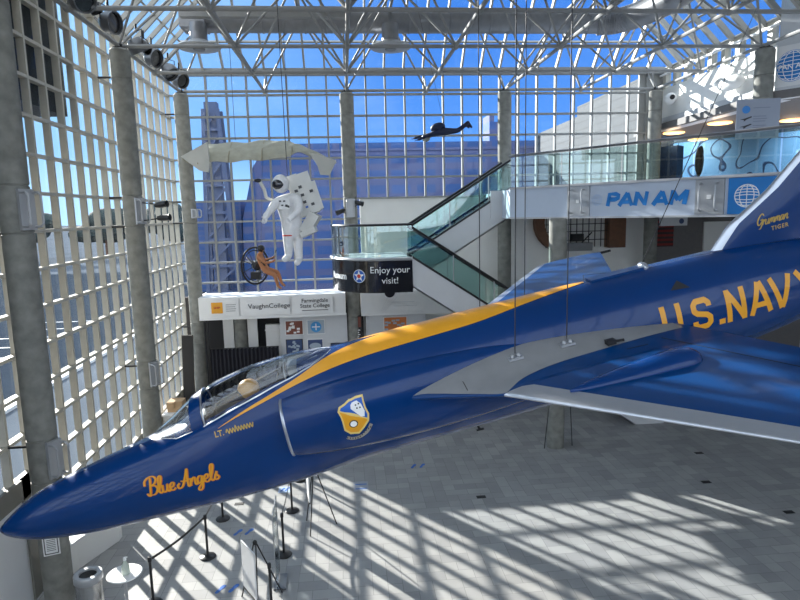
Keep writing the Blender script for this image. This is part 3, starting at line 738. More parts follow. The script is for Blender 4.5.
# gallery mural
def mural_mat():
    m, nt = _new('blue_mural'); N = nt.nodes; L = nt.links
    out = N.new('ShaderNodeOutputMaterial'); b = N.new('ShaderNodeBsdfPrincipled'); tc = N.new('ShaderNodeTexCoord')
    nz = N.new('ShaderNodeTexNoise'); nz.inputs['Scale'].default_value = .55; nz.inputs['Detail'].default_value = 1; L.new(tc.outputs['Object'], nz.inputs['Vector'])
    m1 = N.new('ShaderNodeMath'); m1.operation = 'MULTIPLY'; m1.inputs[1].default_value = 7; L.new(nz.outputs['Fac'], m1.inputs[0])
    m2 = N.new('ShaderNodeMath'); m2.operation = 'FRACT'; L.new(m1.outputs[0], m2.inputs[0])
    cr = N.new('ShaderNodeValToRGB'); e = cr.color_ramp.elements; e[0].position = .0; e[0].color = (.02, .05, .14, 1); e[1].position = .16; e[1].color = (.22, .42, .72, 1)
    x = cr.color_ramp.elements.new(.10); x.color = (.02, .05, .14, 1)
    L.new(m2.outputs[0], cr.inputs[0]); L.new(cr.outputs[0], b.inputs['Base Color']); b.inputs['Roughness'].default_value = .6
    L.new(b.outputs[0], out.inputs[0]); return m
mb0 = V((14.2, 32.2, 0))
b = MB(); c = mb0+BD*9; b.obox((c.x, c.y, 9.255), BD, BN, (0,0,1), 9.0, .05, 1.2); tag(b.build('gallery_mural', mural_mat(), origin=(c.x, c.y, 8.05)), 'blue wall mural with dark curving lines behind the bridge railing', 'mural')
b = MB(); c = V((14.0, 25.6, 0)); b.obox((c.x, c.y, 9.0), BD, BN, (0,0,1), .70, .3, .94); b.box(c.x-.3, c.x+.3, c.y-.2, c.y+.2, 9.94, 10.2)
tag(b.build('display_case', M_p3, origin=(c.x, c.y, 8.05)), 'dark display case on the gallery at the left end of the mural', 'display case')
# engine-like silhouettes in front of the mural
for k, (s, r, lb) in enumerate([(1.7, .34, 'tall dark propeller blade display in front of the mural, left one'), (4.6, .42, 'broad dark propeller hub display in front of the mural near the tail fin')]):
    c = V(((15.2, 24.9), (17.2, 20.4))[k]+(0,)); t = empty('propeller_display', (c.x, c.y, 8.05), lb, 'display')
    b = MB(); b.ellipsoid((0, 0, 1.2), r*.55, r*.4, .62); b.ellipsoid((.05, 0, 1.55), r*.35, r*.3, .32); b.build('blade', M_text, t, smooth=True)
    b = MB(); b.lathe([(0, 0), (.28, 0), (.28, .05), (.05, .1), (.05, .7), (0, .7)], n=16); b.build('stand', M_black_metal, t)
# ceiling downlights in the gallery (real lamps)
M_lamp = mat('warm_lamp', (1, .6, .25), .5, emit=(1, .50, .16), estr=2.2)
for k, (x, y, lb) in enumerate([(13.95, 24.8, 'orange ceiling light of the gallery nearest the corner column'), (14.2, 22.05, 'orange ceiling light of the gallery in the middle'), (16.6, 27.4, 'orange ceiling light of the gallery, lowest one just above the handrail'), (16.7, 21.5, 'orange ceiling light of the gallery at the right edge')]):
    t = empty('ceiling_light', (x, y, 10.40), lb, 'ceiling light', 'orange gallery ceiling lights')
    b = MB(); b.lathe([(0, 0), (.34, 0), (.42, .02), (.42, .055), (0, .055)], n=24); b.build('diffuser', M_lamp, t)
    la = bpy.data.lights.new('lamp', 'POINT'); la.energy = 14; la.color = (1, .72, .45); la.shadow_soft_size = .3
    lo = bpy.data.objects.new('lamp', la); COL.objects.link(lo); lo.parent = t; lo.location = (0, 0, -.25)
for x, y, lb in [(15.2, 27.6, 'small white added lamp brightening the left part of the mural'), (18.6, 23.0, 'small white added lamp brightening the right part of the mural')]:  # spot lamps added to brighten the mural, not known fittings of the gallery
    t = empty('added_mural_lamp', (x, y, 10.46), lb, 'added lamp'); b = MB(); b.lathe([(0, -.16), (.06, -.16), (.05, 0), (0, 0)], n=14); b.build('housing', M_wpaint, t)
    la = bpy.data.lights.new('lamp', 'SPOT'); la.energy = 200; la.color = (.86, .93, 1); la.spot_size = 2.2; la.spot_blend = .6; la.shadow_soft_size = .06
    lo = bpy.data.objects.new('lamp', la); COL.objects.link(lo); lo.parent = t; lo.location = (0, 0, -.2); lo.rotation_euler = V((.7, .5, -.45)).to_track_quat('-Z', 'Y').to_euler()
# things hung on the clerestory panel
t = empty('white_projector', (12.85, 23.2, 11.55), 'small white projector with a dark lens on the sunlit upper panel', 'projector', None)
b = MB(); b.lathe([(0, -.3), (.12, -.3), (.2, -.15), (.22, .1), (.16, .3), (0, .3)], (0,0,0), (.3, 1, 0), 16); b.build('housing', M_white, t, smooth=True)
b = MB(); b.lathe([(0, -.36), (.09, -.36), (.09, -.25), (0, -.25)], (0,0,0), (.3, 1, 0), 12); b.build('lens', M_dark, t)
t = empty('white_model_airship', (12.8, 19.4, 11.35), 'large white rounded model hanging before the upper panel beside the right column stub', 'hanging model')
b = MB(); b.ellipsoid((0,0,0), .28, .62, .24, 20, 12); b.ellipsoid((-.1, .5, .12), .16, .3, .14, 12, 8); b.build('body', M_white, t, smooth=True)
b = MB(); b.tube([(0,0,.2), (0,0,1.0)], .008, 5); b.build('cord', M_cable, t)

# display opening: skeleton of an old fuselage
t = empty('fuselage_skeleton', (9.7, 24.1, 6.6), 'brown wooden fuselage skeleton with open dark lattice on the white wall under the bridge', 'aircraft skeleton')
b = MB(); yc = 24.15
pts = [(8.9+1.15*math.cos(a), 6.85+1.2*math.sin(a)) for a in [PI*.5+PI*k/14 for k in range(15)]]
outer = [(x, z) for x, z in pts]; inner = [(8.9+.78*math.cos(a), 6.85+.85*math.sin(a)) for a in [PI*.5+PI*k/14 for k in range(15)]]
for i in range(14):
    for y in (yc,): 
        q = [outer[i], outer[i+1], inner[i+1], inner[i]]; b.hexa([(u, yc-.2, v) for u, v in q]+[(u, yc+.2, v) for u, v in q])
b.build('nose_ring', M_wood, t)
b = MB(); b.box(10.85, 11.55, yc-.25, yc+.25, 5.75, 8.0); b.build('rear_block', M_wood, t)
b = MB(); b.box(8.9, 10.2, yc-.1, yc+.2, 5.65, 5.98); b.build('lower_skin', M_drum, t)
b = MB()
for k in range(11): x = 8.25+k*.26; b.bar((x, yc, 5.8+.0*k), (x, yc, 7.7), .03, .03, (0,1,0))
for z in (6.1, 6.45, 6.75, 7.1, 7.2): b.bar((8.15, yc-.02, z), (10.9, yc-.02, z), .035, .03)
b.bar((9.6, yc, 5.8), (10.2, yc, 6.4), .04, .04, (0,1,0)); b.box(9.3, 9.8, yc-.15, yc+.1, 6.05, 6.35)
b.build('lattice', M_dark, t); local(t)
# flag, hanging box sign and panel under the bridge, right
t = empty('striped_flag', (13.4, 24.3, 5.7), 'dark red striped flag on the wall under the bridge', 'flag')
b = MB(); b.box(12.95, 13.85, 24.33, 24.35, 5.7, 6.85); b.build('cloth', mat('flag_dark', (.05, .03, .03), .8), t)
b = MB()
for k in range(6): b.box(12.95, 13.85, 24.31, 24.325, 5.75+k*.19, 5.84+k*.19)
b.build('stripes', mat('flag_red', (.22, .02, .02), .8), t); local(t)
t = empty('hanging_sign', (12.5, 22, 6.7), 'white hanging box sign with a round mark under the bridge', 'sign')
b = MB(); b.box(-.52, .52, -.08, .08, -.05, .3); b.build('box', M_grey, t)
b = MB(); disc(b, lambda u, v, w=0: (u, -.085, v), .28, .12, .1); b.build('round_mark', M_p3, t)
b = MB(); b.tube([(-.4, 0, .3), (-.4, 0, .5)], .01, 5); b.tube([(.4, 0, .3), (.4, 0, .5)], .01, 5); b.build('hanger', M_cable, t)
b = MB(); b.box(15.2, 16.6, 24.3, 24.4, 0, 6.7); tag(b.build('white_partition', M_white, origin=(15.9, 24.35, 0)), 'white partition panel under the bridge beside the tail fin', 'partition')
b = MB(); b.box(12.95, 20, 24.38, 24.42, 0, 7.13); struct(b.build('wall_back_gallery', mat('gallery_wall_grey', (.16, .15, .15), .7)))

# ================================================================== THINGS ON THE FLOOR
def stanchion(x, y, label):
    t = empty('barrier_post', (x, y, 0), label, 'barrier post', 'black barrier posts')
    b = MB(); b.lathe([(0, 0), (.17, 0), (.175, .015), (.16, .03), (.06, .045), (.03, .06), (0, .06)], n=28); b.build('base', M_black_metal, t, smooth=True)
    b = MB(); b.lathe([(.026, .05), (.026, .90), (0, .9)], n=14); b.build('pole', M_black_metal, t, smooth=True)
    b = MB(); b.lathe([(.026, .88), (.036, .89), (.036, .97), (.03, .985), (0, .985)], n=14); b.build('belt_cap', M_dark, t, smooth=True); return t
stanchion(-3.97, 11.07, 'black barrier post right of the small round table')
stanchion(-3.27, 12.59, 'black barrier post holding the right end of the belt by the table')
stanchion(-3.27, 14.25, 'black barrier post just under the jet lettering, behind the belt')
stanchion(-1.59, 14.43, 'black barrier post beneath the jet, left of the narrow easel')
stanchion(-1.52, 16.2, 'farthest black barrier post, half hidden by the jet')
stanchion(-1.6, 12.45, 'black barrier post right behind the clear sign stand')
stanchion(-1.64, 10.55, 'black barrier post at the bottom edge beside the white board easel')
def belt(p, q, label):
    b = MB(); p, q = V(p), V(q); pts = [p.lerp(q, i/10)+V((0,0,-.05*math.sin(PI*i/10))) for i in range(11)]
    for i in range(10): b.bar(pts[i], pts[i+1], .008, .05)
    tag(b.build('barrier_belt', M_black_metal, origin=p), label, 'barrier belt')
belt((-3.93, 11.10, .94), (-3.29, 12.56, .94), 'black belt strung between the post by the table and the next one')
belt((-3.27, 12.62, .94), (-3.27, 14.22, .94), 'black belt running back under the jet from the post it ends at')
belt((-1.59, 14.4, .94), (-1.6, 12.5, .94), 'black belt between the two posts under the jet belly')
# litter bin
t = empty('litter_bin', (-4.97, 10.73, 0), 'round steel litter bin with a black opening beside the nearest column', 'litter bin')
b = MB(); b.lathe([(0, 0), (.23, 0), (.23, .88)], n=36); b.build('body', M_chrome, t, smooth=True)
b = MB(); b.lathe([(.235, .80), (.25, .82), (.25, .93), (.235, .95), (.16, .945), (.15, .90)], n=36); b.build('rim', M_plate, t, smooth=True)
b = MB(); b.lathe([(0, .86), (.15, .915)], n=24); b.build('opening', M_dark, t)
b = MB(); b.lathe([(.232, .1), (.234, .11), (.234, .14), (.232, .15)], n=36); b.build('band', M_black_metal, t)
t = empty('round_table', (-4.42, 10.98, 0), 'small round white pedestal table between the litter bin and the barrier', 'table')
b = MB(); b.lathe([(0, .72), (.305, .72), (.32, .735), (.305, .75), (0, .75)], n=40); b.build('table_top', M_wpaint, t, smooth=True)
b = MB(); b.lathe([(.028, .03), (.028, .72)], n=14); b.build('pedestal', M_plate, t, smooth=True)
b = MB(); b.lathe([(0, 0), (.2, 0), (.2, .015), (.04, .04)], n=32); b.build('foot', M_plate, t, smooth=True)
t = empty('glass_bottle', (-4.38, 10.95, .75), 'white bottle standing on the small round table', 'bottle')
b = MB(); b.lathe([(0, 0), (.07, 0), (.075, .02), (.072, .15), (.035, .22), (.025, .27), (0, .27)], n=20); b.build('bottle_body', mat('milky_plastic', (.55, .62, .55), .25), t, smooth=True)
b = MB(); b.lathe([(.024, .27), (.03, .28), (.028, .33), (0, .34)], n=14); b.box(-.008, .05, -.008, .008, .325, .34); b.build('pump_cap', M_wpaint, t)
# white board easel (front)
def easel(name, x, y, ang, W, H, zb, boardm, label, board_on=True, legspread=.38, top=1.35):
    t = empty(name, (x, y, 0), label, 'easel'); R = Matrix.Rotation(ang, 3, 'Z'); f = lambda *p: R @ V(p)
    for s in (-1, 1):
        b = MB(); b.tube([f(s*.04, 0, top), f(s*legspread, -.18, 0)], .014, 8); b.build('leg', M_black_metal, t)
    b = MB(); b.tube([f(0, .02, top), f(0, .5, 0)], .014, 8); b.build('leg', M_black_metal, t)
    b = MB(); b.ellipsoid((0,0,top), .045, .045, .05, 10, 8); b.build('head', M_dark, t)
    b = MB(); b.bar(f(-legspread*.7, -.15, zb), f(legspread*.7, -.15, zb), .05, .02); b.build('ledge_bar', M_black_metal, t)
    if board_on:
        o = tag(MB().obox(V((x,y,0))+f(0, -.15, zb+.02+H/2), f(1,0,0), f(0,1,-.0), (0,0,1), W/2, .012, H/2).build('easel_board', boardm, origin=V((x,y,0))+f(0,-.15,zb)), 'board standing on '+label, 'board')
    return t
easel('folding_easel', -1.93, 10.85, math.radians(-58), .62, .95, .25, M_grey, 'the front black tripod easel near the bottom edge', top=1.25)
easel('folding_easel', -.95, 13.55, math.radians(-80), .5, .8, .75, M_ledge, 'the narrow-looking tripod easel under the jet belly', top=1.55)
t = empty('clear_sign_stand', (-1.62, 11.5, 0), 'tall thin clear acrylic sign on a steel base between the two easels', 'sign stand')
b = MB(); b.obox((0, 0, .85), (-.03, 1, 0), (1, .03, 0), (0,0,1), .42, .008, .8); b.build('clear_panel', M_acryl, t)
b = MB(); b.obox((.05, -.05, .015), (-.03, 1, 0), (1, .03, 0), (0,0,1), .26, .12, .015); b.build('base', M_drum, t)
b = MB()
for s in (-1, 1): q = V((-.03, 1, 0)).normalized()*.42*s; b.tube([q+V((0,0,.03)), q+V((0,0,1.66))], .01, 6)
b.tube([V((-.03,1,0)).normalized()*-.42+V((0,0,1.65)), V((-.03,1,0)).normalized()*.42+V((0,0,1.65))], .01, 6); b.build('frame', M_plate, t)
# stays around the bridge column foot
for k, (p, q, lb) in enumerate([((5.93, 17.3, .03), (6.02, 17.15, 1.5), 'thin black rod leaning left of the bridge column foot'), ((6.86, 17.4, .03), (6.68, 17.15, 1.5), 'thin black rod leaning right of the bridge column foot')]):
    b = MB(); b.tube([p, q], .012, 6); b.tube([q, (q[0]+(.08 if k else -.08), q[1], q[2]+.05)], .012, 6); tag(b.build('prop_rod', M_black_metal, origin=p), lb, 'rod')
# floor stickers
M_fp = mat('sticker_blue', (.02, .12, .45), .5)
def sole(b, x, y, a, s=1):
    R = Matrix.Rotation(a, 3, 'Z'); pts = [(.0,-.15),(.035,-.13),(.04,-.06),(.028,0),(.05,.07),(.045,.13),(.01,.16),(-.035,.13),(-.045,.06),(-.03,0),(-.038,-.07),(-.03,-.13)]
    b.prism([(p[0]*s, p[1]*s) for p in pts], .002, .006, lambda u, v, w: R @ V((u, v, w))+V((x, y, 0)))
for x, y, lb in [(-2.66, 13.55, 'pair of blue footprint stickers in the middle of the belt area'), (-2.63, 11.37, 'pair of blue footprint stickers near the bottom edge'), (1.88, 16.65, 'pair of small blue footprint stickers far out on the shaded floor')]:
    t = empty('footprint_sticker', (x, y, 0), lb, 'floor sticker', 'blue footprint stickers'); b = MB(); sole(b, -.13, 0, -.5); b.build('footprint', M_fp, t)
    b = MB(); sole(b, .13, 0, -.5); b.build('footprint', M_fp, t)
t = empty('floor_sticker', (-1.9, 15.65, 0), 'pale blue square floor sticker by the barrier post under the jet', 'floor sticker'); b = MB(); b.box(-.16, .16, -.18, .18, .002, .005); b.build('sheet', mat('pale_blue', (.35, .45, .62), .5), t)
b = MB(); sole(b, -.05, 0, -.4, .8); sole(b, .07, .02, -.4, .8); b.build('footprint', M_fp, t)
t = empty('floor_sticker', (.18, 15.55, 0), 'grey floor sticker with two blue lines in front of the jet belly', 'floor sticker'); b = MB(); b.box(-.2, .2, -.28, .3, .002, .004); b.build('sheet', mat('sticker_grey', (.33, .36, .42), .5), t)
b = MB(); b.box(-.15, .16, .10, .15, .0045, .006); b.box(-.15, .16, -.16, -.11, .0045, .006); b.build('lines', M_fp, t)
for x, y, lb in [(3.29, 14.5, 'small dark floor socket cover above the sunlit panes'), (9.47, 14.49, 'small dark floor socket cover below the wing'), (10.46, 12.7, 'small dark floor socket cover at the right edge'), (10.4, 16.34, 'small dark floor socket cover farthest back under the wing'), (-3.0, 15.0, 'small dark floor socket cover near the post under the lettering')]:
    b = MB(); b.box(-.12+x, .12+x, -.07+y, .07+y, .0, .006); b.box(-.1+x, .1+x, -.05+y, .05+y, .006, .009); tag(b.build('floor_socket', M_dark, origin=(x, y, 0)), lb, 'floor socket', 'dark floor sockets')

# ================================================================== HANGING FIGURES
def cord(p, q, label, r=.008):
    b = MB(); b.tube([p, q], r, 6); return tag(b.build('steel_cable', M_cable, origin=p), label, 'cable')
# --- astronaut with manoeuvring backpack
ox, oy, oz = -1.08, 12.8, 7.28; k = .0207
def A_(px, py, dy=0): return (((px-295)*k), dy, ((220-py)*k))
T_ = empty('astronaut_figure', (ox, oy, oz), 'white astronaut suit figure with a big backpack hanging before the glass wall', 'person')
J = {}; E_ = []
def jj(n, px, py, dy, r): J[n] = (*A_(px, py, dy), r)
jj('pel', 294, 228, 0, .17); jj('wst', 294, 218, 0, .165); jj('chs', 292, 207, -.02, .19); jj('nck', 288, 194, -.1, .15)
jj('shL', 282.5, 198, -.18, .13); jj('elL', 277, 207, -.36, .085); jj('wrL', 272, 213, -.42, .062)
jj('shR', 301, 197.5, -.12, .13); jj('elR', 303, 209, -.30, .09); jj('wrR', 297, 215, -.45, .062)
jj('hipL', 290, 234, -.08, .125); jj('knL', 290, 246, -.10, .10); jj('anL', 289.5, 255, -.06, .08); jj('toL', 284.5, 258.5, -.22, .065)
jj('hipR', 299, 234, .08, .125); jj('knR', 299, 248, .06, .10); jj('anR', 299.5, 259, .08, .08); jj('toR', 297, 263, -.10, .065)
E_ = [('pel','wst'),('wst','chs'),('chs','nck'),('chs','shL'),('shL','elL'),('elL','wrL'),('chs','shR'),('shR','elR'),('elR','wrR'),('pel','hipL'),('hipL','knL'),('knL','anL'),('anL','toL'),('pel','hipR'),('hipR','knR'),('knR','anR'),('anR','toR')]
hand('l', J, E_, 'wrL', (-.3, -.5, -.8), (-.8, 0, .4), 1.25); hand('r', J, E_, 'wrR', (-.6, -.5, -.6), (-.6, 0, .7), 1.25)
skin('suit_body', J, E_, M_suit, T_)
b = MB(); hc = V(A_(286, 183, -.22)); b.ellipsoid(hc, .175, .175, .185, 20, 14); b.build('helmet', M_suit, T_, smooth=True)
R_ = Matrix.Rotation(math.radians(25), 3, 'Z')
b = MB(); b.ellipsoid(hc+V((-.035, -.08, -.012)), .138, .12, .112, 18, 12); b.build('visor', M_visor, T_, smooth=True)
b = MB(); b.obox(V(A_(288, 203, -.24)), (1,-.1,.0), (0,1,0), (0,0,1), .13, .07, .10); b.build('chest_pack', M_suit, T_)
b = MB()
for i in range(4): b.obox(V(A_(285+i*2, 200+(i % 2)*4, -.318)), (1,-.1,0), (0,1,0), (0,0,1), .022, .008, .015)
b.build('chest_controls', M_text, T_)
b = MB(); c = V(A_(292, 205, -.31)); b.obox(c, (1,0,-.4), (0,1,0), (.4,0,1), .05, .012, .022); b.build('chest_hose', M_text, T_)
for n, px in (('L', 290.2), ('R', 299)):
    b = MB(); b.lathe([(.112, 0), (.117, .005), (.117, .025), (.112, .03)], V(A_(px, 234.6, -.085 if n == 'L' else .075)), n=20); b.build('leg_stripe', M_red, T_)
# backpack unit with arm rests
ax = V((.86, .1, .28)).normalized(); az = V((-.28, .05, .95)).normalized(); ay = az.cross(ax)
b = MB(); c = V(A_(306, 194, .22)); b.obox(c, ax, ay, az, .24, .22, .43); b.obox(c+ax*.05-az*.1-ay*0, ax, ay, az, .27, .19, .3); b.obox(V(A_(295, 180, .30)), ax, ay, az, .13, .15, .12); b.build('backpack', M_cloth if False else mat('suit_backpack', (.58, .58, .55), .6, var=.1), T_)
b = MB(); c2 = V(A_(313, 222, -.02)); b.obox(c2, V((.7,-.3,-.4)), V((.3,1,0)), V((.5,0,.8)), .12, .11, .22); b.obox(V(A_(311, 231, -.1)), (1,-.3,.45), (.3,1,0), (-.45,0,1), .17, .08, .06); b.build('arm_rest', MATS['suit_backpack'], T_)
b = MB(); b.tube([A_(270.5, 196, -.1), A_(269.5, 188, -.16), A_(266, 180, -.25)], .035, 10); b.build('control_arm', MATS['suit_backpack'], T_)
b = MB(); b.ellipsoid(A_(264.5, 179.5, -.28), .07, .05, .04, 10, 8); b.build('camera_unit', M_dark, T_, smooth=True)
b = MB(); b.tube([A_(270.5, 196, -.1), A_(279, 200, .1), A_(290, 200, .2)], .03, 8); b.build('arm_bracket', MATS['suit_backpack'], T_)
b = MB()
for i, (px, py) in enumerate([(304, 186), (306, 194), (308, 201), (310, 207), (300, 190), (315, 190), (316, 203)]): b.obox(V(A_(px, py, 0)), ax, ay, az, .035, .012, .028)
b.build('thruster_blocks', M_text, T_)
b = MB(); 
for px, py in [(309, 204)]: b.obox(V(A_(px+1, py+2, -.016)), ax, ay, az, .03, .01, .02)
b.build('blue_patch', M_bluepaint, T_)
cord((ox+(291-295)*k, oy+.25, oz+.85), (ox+(288-295)*k, oy+.3, 14.1), 'thin cable that carries the white astronaut figure')

# --- paramotor flyer: cream canopy, ring cage with propeller, seated tan figure
k2 = .0351; o2 = V((-3.1, 21.3, 5.68))
def B_(px, py, dy=0): return (((px-258)*k2), dy, ((266-py)*k2))
T_ = empty('paramotor_frame', o2, 'round black paramotor ring with spokes and propeller hanging at the left', 'paramotor')
ring = [(B_(256, 266)[0]+.50*math.cos(a)*.86, .50*math.cos(a)*.5, B_(256, 266)[2]+.64*math.sin(a)) for a in [2*PI*i/36 for i in range(36)]]
b = MB(); b.tube(ring, .035, 8, closed=True); b.build('outer_ring', M_dark, T_, smooth=True)
b = MB(); b.tube([tuple(V(B_(256,266))+(V(p)-V(B_(256,266)))*.84) for p in ring], .016, 6, closed=True)
c = V(B_(256, 266))
for i in range(0, 36, 4): b.tube([c, ring[i]], .013, 5)
b.build('spokes', M_dark, T_)
b = MB(); d = (V(ring[14])-c).normalized(); b.tube([c-d*.45, c-d*.2, c, c+d*.2, c+d*.45], [.015, .05, .03, .05, .015], 6); b.build('propeller', M_drum, T_)
b = MB(); b.lathe([(0, -.2), (.13, -.2), (.16, 0), (.10, .1), (0, .1)], c+V((.08,-.1,0)), (.5,-.86,0), 14); b.box(c.x-.12, c.x+.2, -.35, -.05, c.z-.45, c.z-.2); b.build('engine', M_dark, T_)
F_ = empty('seated_flyer', o2, 'tan mannequin seated in front of the black paramotor ring, bare legs to the right', 'person')
J = {}; 
def jb(n, px, py, dy, r): J[n] = (*B_(px, py, dy), r)
jb('pel', 267, 268, -.45, .15); jb('wst', 265, 263, -.45, .13); jb('chs', 263.5, 257.5, -.45, .155); jb('nck', 264, 252.5, -.47, .06); jb('hd', 264.5, 249.5, -.5, .10); jb('hd2', 265, 247, -.5, .085)
jb('shL', 261, 255.5, -.28, .075); jb('elL', 267, 260, -.2, .05); jb('wrL', 273.5, 258.5, -.3, .036)
jb('shR', 262, 255.5, -.62, .075); jb('elR', 268.5, 262, -.7, .05); jb('wrR', 275, 261, -.68, .036)
jb('hL', 268, 269, -.34, .11); jb('kL', 279, 272, -.35, .08); jb('aL', 282.5, 283.5, -.38, .05); jb('tL', 286, 286, -.42, .04)
jb('hR', 268, 270, -.56, .11); jb('kR', 277, 274, -.62, .08); jb('aR', 279.5, 285.5, -.62, .05); jb('tR', 283, 287.5, -.66, .04)
E_ = [('pel','wst'),('wst','chs'),('chs','nck'),('nck','hd'),('hd','hd2'),('chs','shL'),('shL','elL'),('elL','wrL'),('chs','shR'),('shR','elR'),('elR','wrR'),('pel','hL'),('hL','kL'),('kL','aL'),('aL','tL'),('pel','hR'),('hR','kR'),('kR','aR'),('aR','tR')]
hand('l', J, E_, 'wrL', (.9, 0, .4), (0, -.3, .9), .95); hand('r', J, E_, 'wrR', (.9, 0, .4), (0, .3, .9), .95)
skin('figure_body', J, E_, M_skin, F_)
b = MB(); b.ellipsoid(B_(264.6, 248.2, -.5), .125, .12, .125, 14, 10); b.build('hair', M_dark, F_, smooth=True)
b = MB(); p = V(B_(266.6, 250.3, -.58)); b.ellipsoid(p, .02, .02, .03, 8, 6); b.ellipsoid(p+V((-.045,-.03,.035)), .014, .012, .012, 8, 6); b.ellipsoid(p+V((.0,.06,.035)), .014, .012, .012, 8, 6); b.build('face_features', M_wood, F_)
b = MB(); b.tube([B_(261, 254, -.34), B_(266, 262, -.6), B_(270, 270, -.5)], .03, 6); b.tube([B_(261, 254, -.58), B_(264, 262, -.3), B_(268, 271, -.4)], .03, 6); b.tube([B_(264, 262, -.6), B_(275, 258, -.45), B_(279, 250, -.45)], .014, 6); b.build('harness', M_dark, F_)
cord(o2+V(B_(264, 254, -.45))*1.0+V((0,0,0)), (-2.7, 21.2, 9.35), 'thin line from the seated tan figure up to the cream canopy', .006)
# cream canopy: long cloth wing, drooping at both ends
k3 = .0351; o3 = V((-2.9, 21.4, 9.47))
def C_(px, py): return ((px-255)*k3, (155-py)*k3)
top = catmull([(187, 157), (197, 148), (212, 142.5), (235, 142), (257, 140.5), (280, 140.5), (296, 146), (312, 154), (332, 163)], 5)
bot = catmull([(188, 160), (200, 165), (212, 163), (235, 162.5), (257, 161.5), (280, 160), (296, 155.5), (311, 160), (322, 170)], 5)
n = len(top)-1
def wingcl(u, v):
    i = min(n, int(round(u*n))); a = C_(*top[i]); c = C_(*bot[i]); bulge = .55*math.sin(PI*min(1, max(0, v)))
    x = a[0]+(c[0]-a[0])*v; z = a[1]+(c[1]-a[1])*v+.03*math.sin(u*40+v*9)
    return (x, -.35*bulge-1.0*v+.35, z)
T_ = empty('cream_canopy', o3, 'cream cloth wing canopy with drooping tips hanging before the glass at upper left', 'cloth wing')
b = MB(); b.grid(wingcl, n, 10); b.grid(lambda u, v: V(wingcl(u, v))+V((0, .16*math.sin(PI*v), .12*math.sin(PI*v)+.01)), n, 10); b.build('cloth_skin', M_cloth, T_, smooth=True)
b = MB(); b.poly([V((*C_(187,157),0)).xzy, V((*C_(212,144),0)).xzy, V((*C_(213,163),0)).xzy, V((*C_(211,172),0)).xzy, V((*C_(203,170),0)).xzy]); 
for v in list(b.v): pass
nb = len(b.v); b.v += [(x, y-.5-.15, z) for x, y, z in b.v]; b.v[:nb] = [(x, y-.5, z) for x, y, z in b.v[:nb]]; b.face(range(nb, 2*nb))
for i in range(nb): b.face((i, (i+1) % nb, nb+(i+1) % nb, nb+i))
b.build('left_tip', mat('pale_cloth', (.46, .46, .43), .8, var=.1, scale=4, bump=.3), T_)
b = MB()
q = [C_(306,155), C_(332,163), C_(329,169), C_(325,177), C_(316,176), C_(314,168)]
b.prism(q, -.75, -.6, lambda u, v, w: (u, w, v)); b.build('right_tip', MATS['pale_cloth'], T_)
b = MB()
for i in (6, 14, 21, 28): b = MB(); b.tube([V(wingcl(i/n, v/8))+V((0,-.015,.01)) for v in range(9)], .018, 5); b.build('batten_seam', mat('seam_brown', (.30, .27, .19), .7), T_)
cord(o3+V((-.7, 0, .5)), (-3.6, 21.4, 14.1), 'left thin cable above the cream canopy'); cord(o3+V((1.1, 0, .45)), (-1.8, 21.4, 14.1), 'right thin cable above the cream canopy')
cord(o2+V((.1, -.2, .6)), (-3.0, 21.1, 9.4), 'thin line from the canopy down to the paramotor ring', .006)

# --- black suited skydiver, prone
k4 = .0311; o4 = V((3.2, 19.0, 9.95))
def D_(px, py, dy=0): return ((px-444)*k4, dy, (128-py)*k4)
T_ = empty('skydiver_figure', o4, 'dark blue suited skydiver figure flying prone in front of the glass', 'person')
J = {}
def jd(n, px, py, dy, r): J[n] = (*D_(px, py, dy), r)
jd('pel', 443.5, 130.5, 0, .135); jd('wst', 439, 131, 0, .125); jd('chs', 433, 133, 0, .15); jd('nck', 428.8, 134.5, 0, .07); jd('hd', 426.5, 135.5, 0, .11); jd('hd2', 424.5, 136.5, 0, .09)
jd('shL', 431, 133, .17, .075); jd('elL', 422, 134, .26, .05); jd('wrL', 415.5, 136.0, .22, .038)
jd('shR', 431.5, 134, -.17, .075); jd('elR', 424, 136, -.26, .05); jd('wrR', 417.5, 139, -.2, .038)
jd('hL', 447, 130, .1, .11); jd('kL', 459, 129.5, .12, .08); jd('aL', 468.5, 122, .12, .05); jd('tL', 470.0, 127.5, .12, .04)
jd('hR', 447, 131, -.1, .11); jd('kR', 457, 130.5, -.12, .08); jd('aR', 467, 123, -.12, .05); jd('tR', 471.5, 128.0, -.12, .04); jd('heL', 469.3, 120, .12, .045); jd('heR', 468.2, 121, -.12, .045)
E_ = [('pel','wst'),('wst','chs'),('chs','nck'),('nck','hd'),('hd','hd2'),('chs','shL'),('shL','elL'),('elL','wrL'),('chs','shR'),('shR','elR'),('elR','wrR'),('pel','hL'),('hL','kL'),('kL','aL'),('aL','tL'),('pel','hR'),('hR','kR'),('kR','aR'),('aR','tR'),('aL','heL'),('aR','heR')]
hand('l', J, E_, 'wrL', (-1, 0, -.25), (0, -1, 0), .9); hand('r', J, E_, 'wrR', (-1, 0, -.2), (0, 1, 0), .9)
skin('figure_body', J, E_, mat('dark_blue_suit', (.008, .014, .05), .6), T_)
b = MB(); b.ellipsoid(D_(437.5, 126.8), .24, .17, .15, 18, 10, Matrix.Rotation(math.radians(-14), 3, 'Y')); b.build('parachute_pack', MATS['dark_blue_suit'], T_, smooth=True)
b = MB(); b.ellipsoid(D_(425.3, 136.4, 0), .14, .135, .13, 16, 10); b.build('helmet', mat('pale_helmet', (.3, .32, .3), .3), T_, smooth=True)
cord(o4+V((0, 0, .1)), (2.3, 19.0, 14.1), 'thin cable that carries the dark skydiver figure', .005)

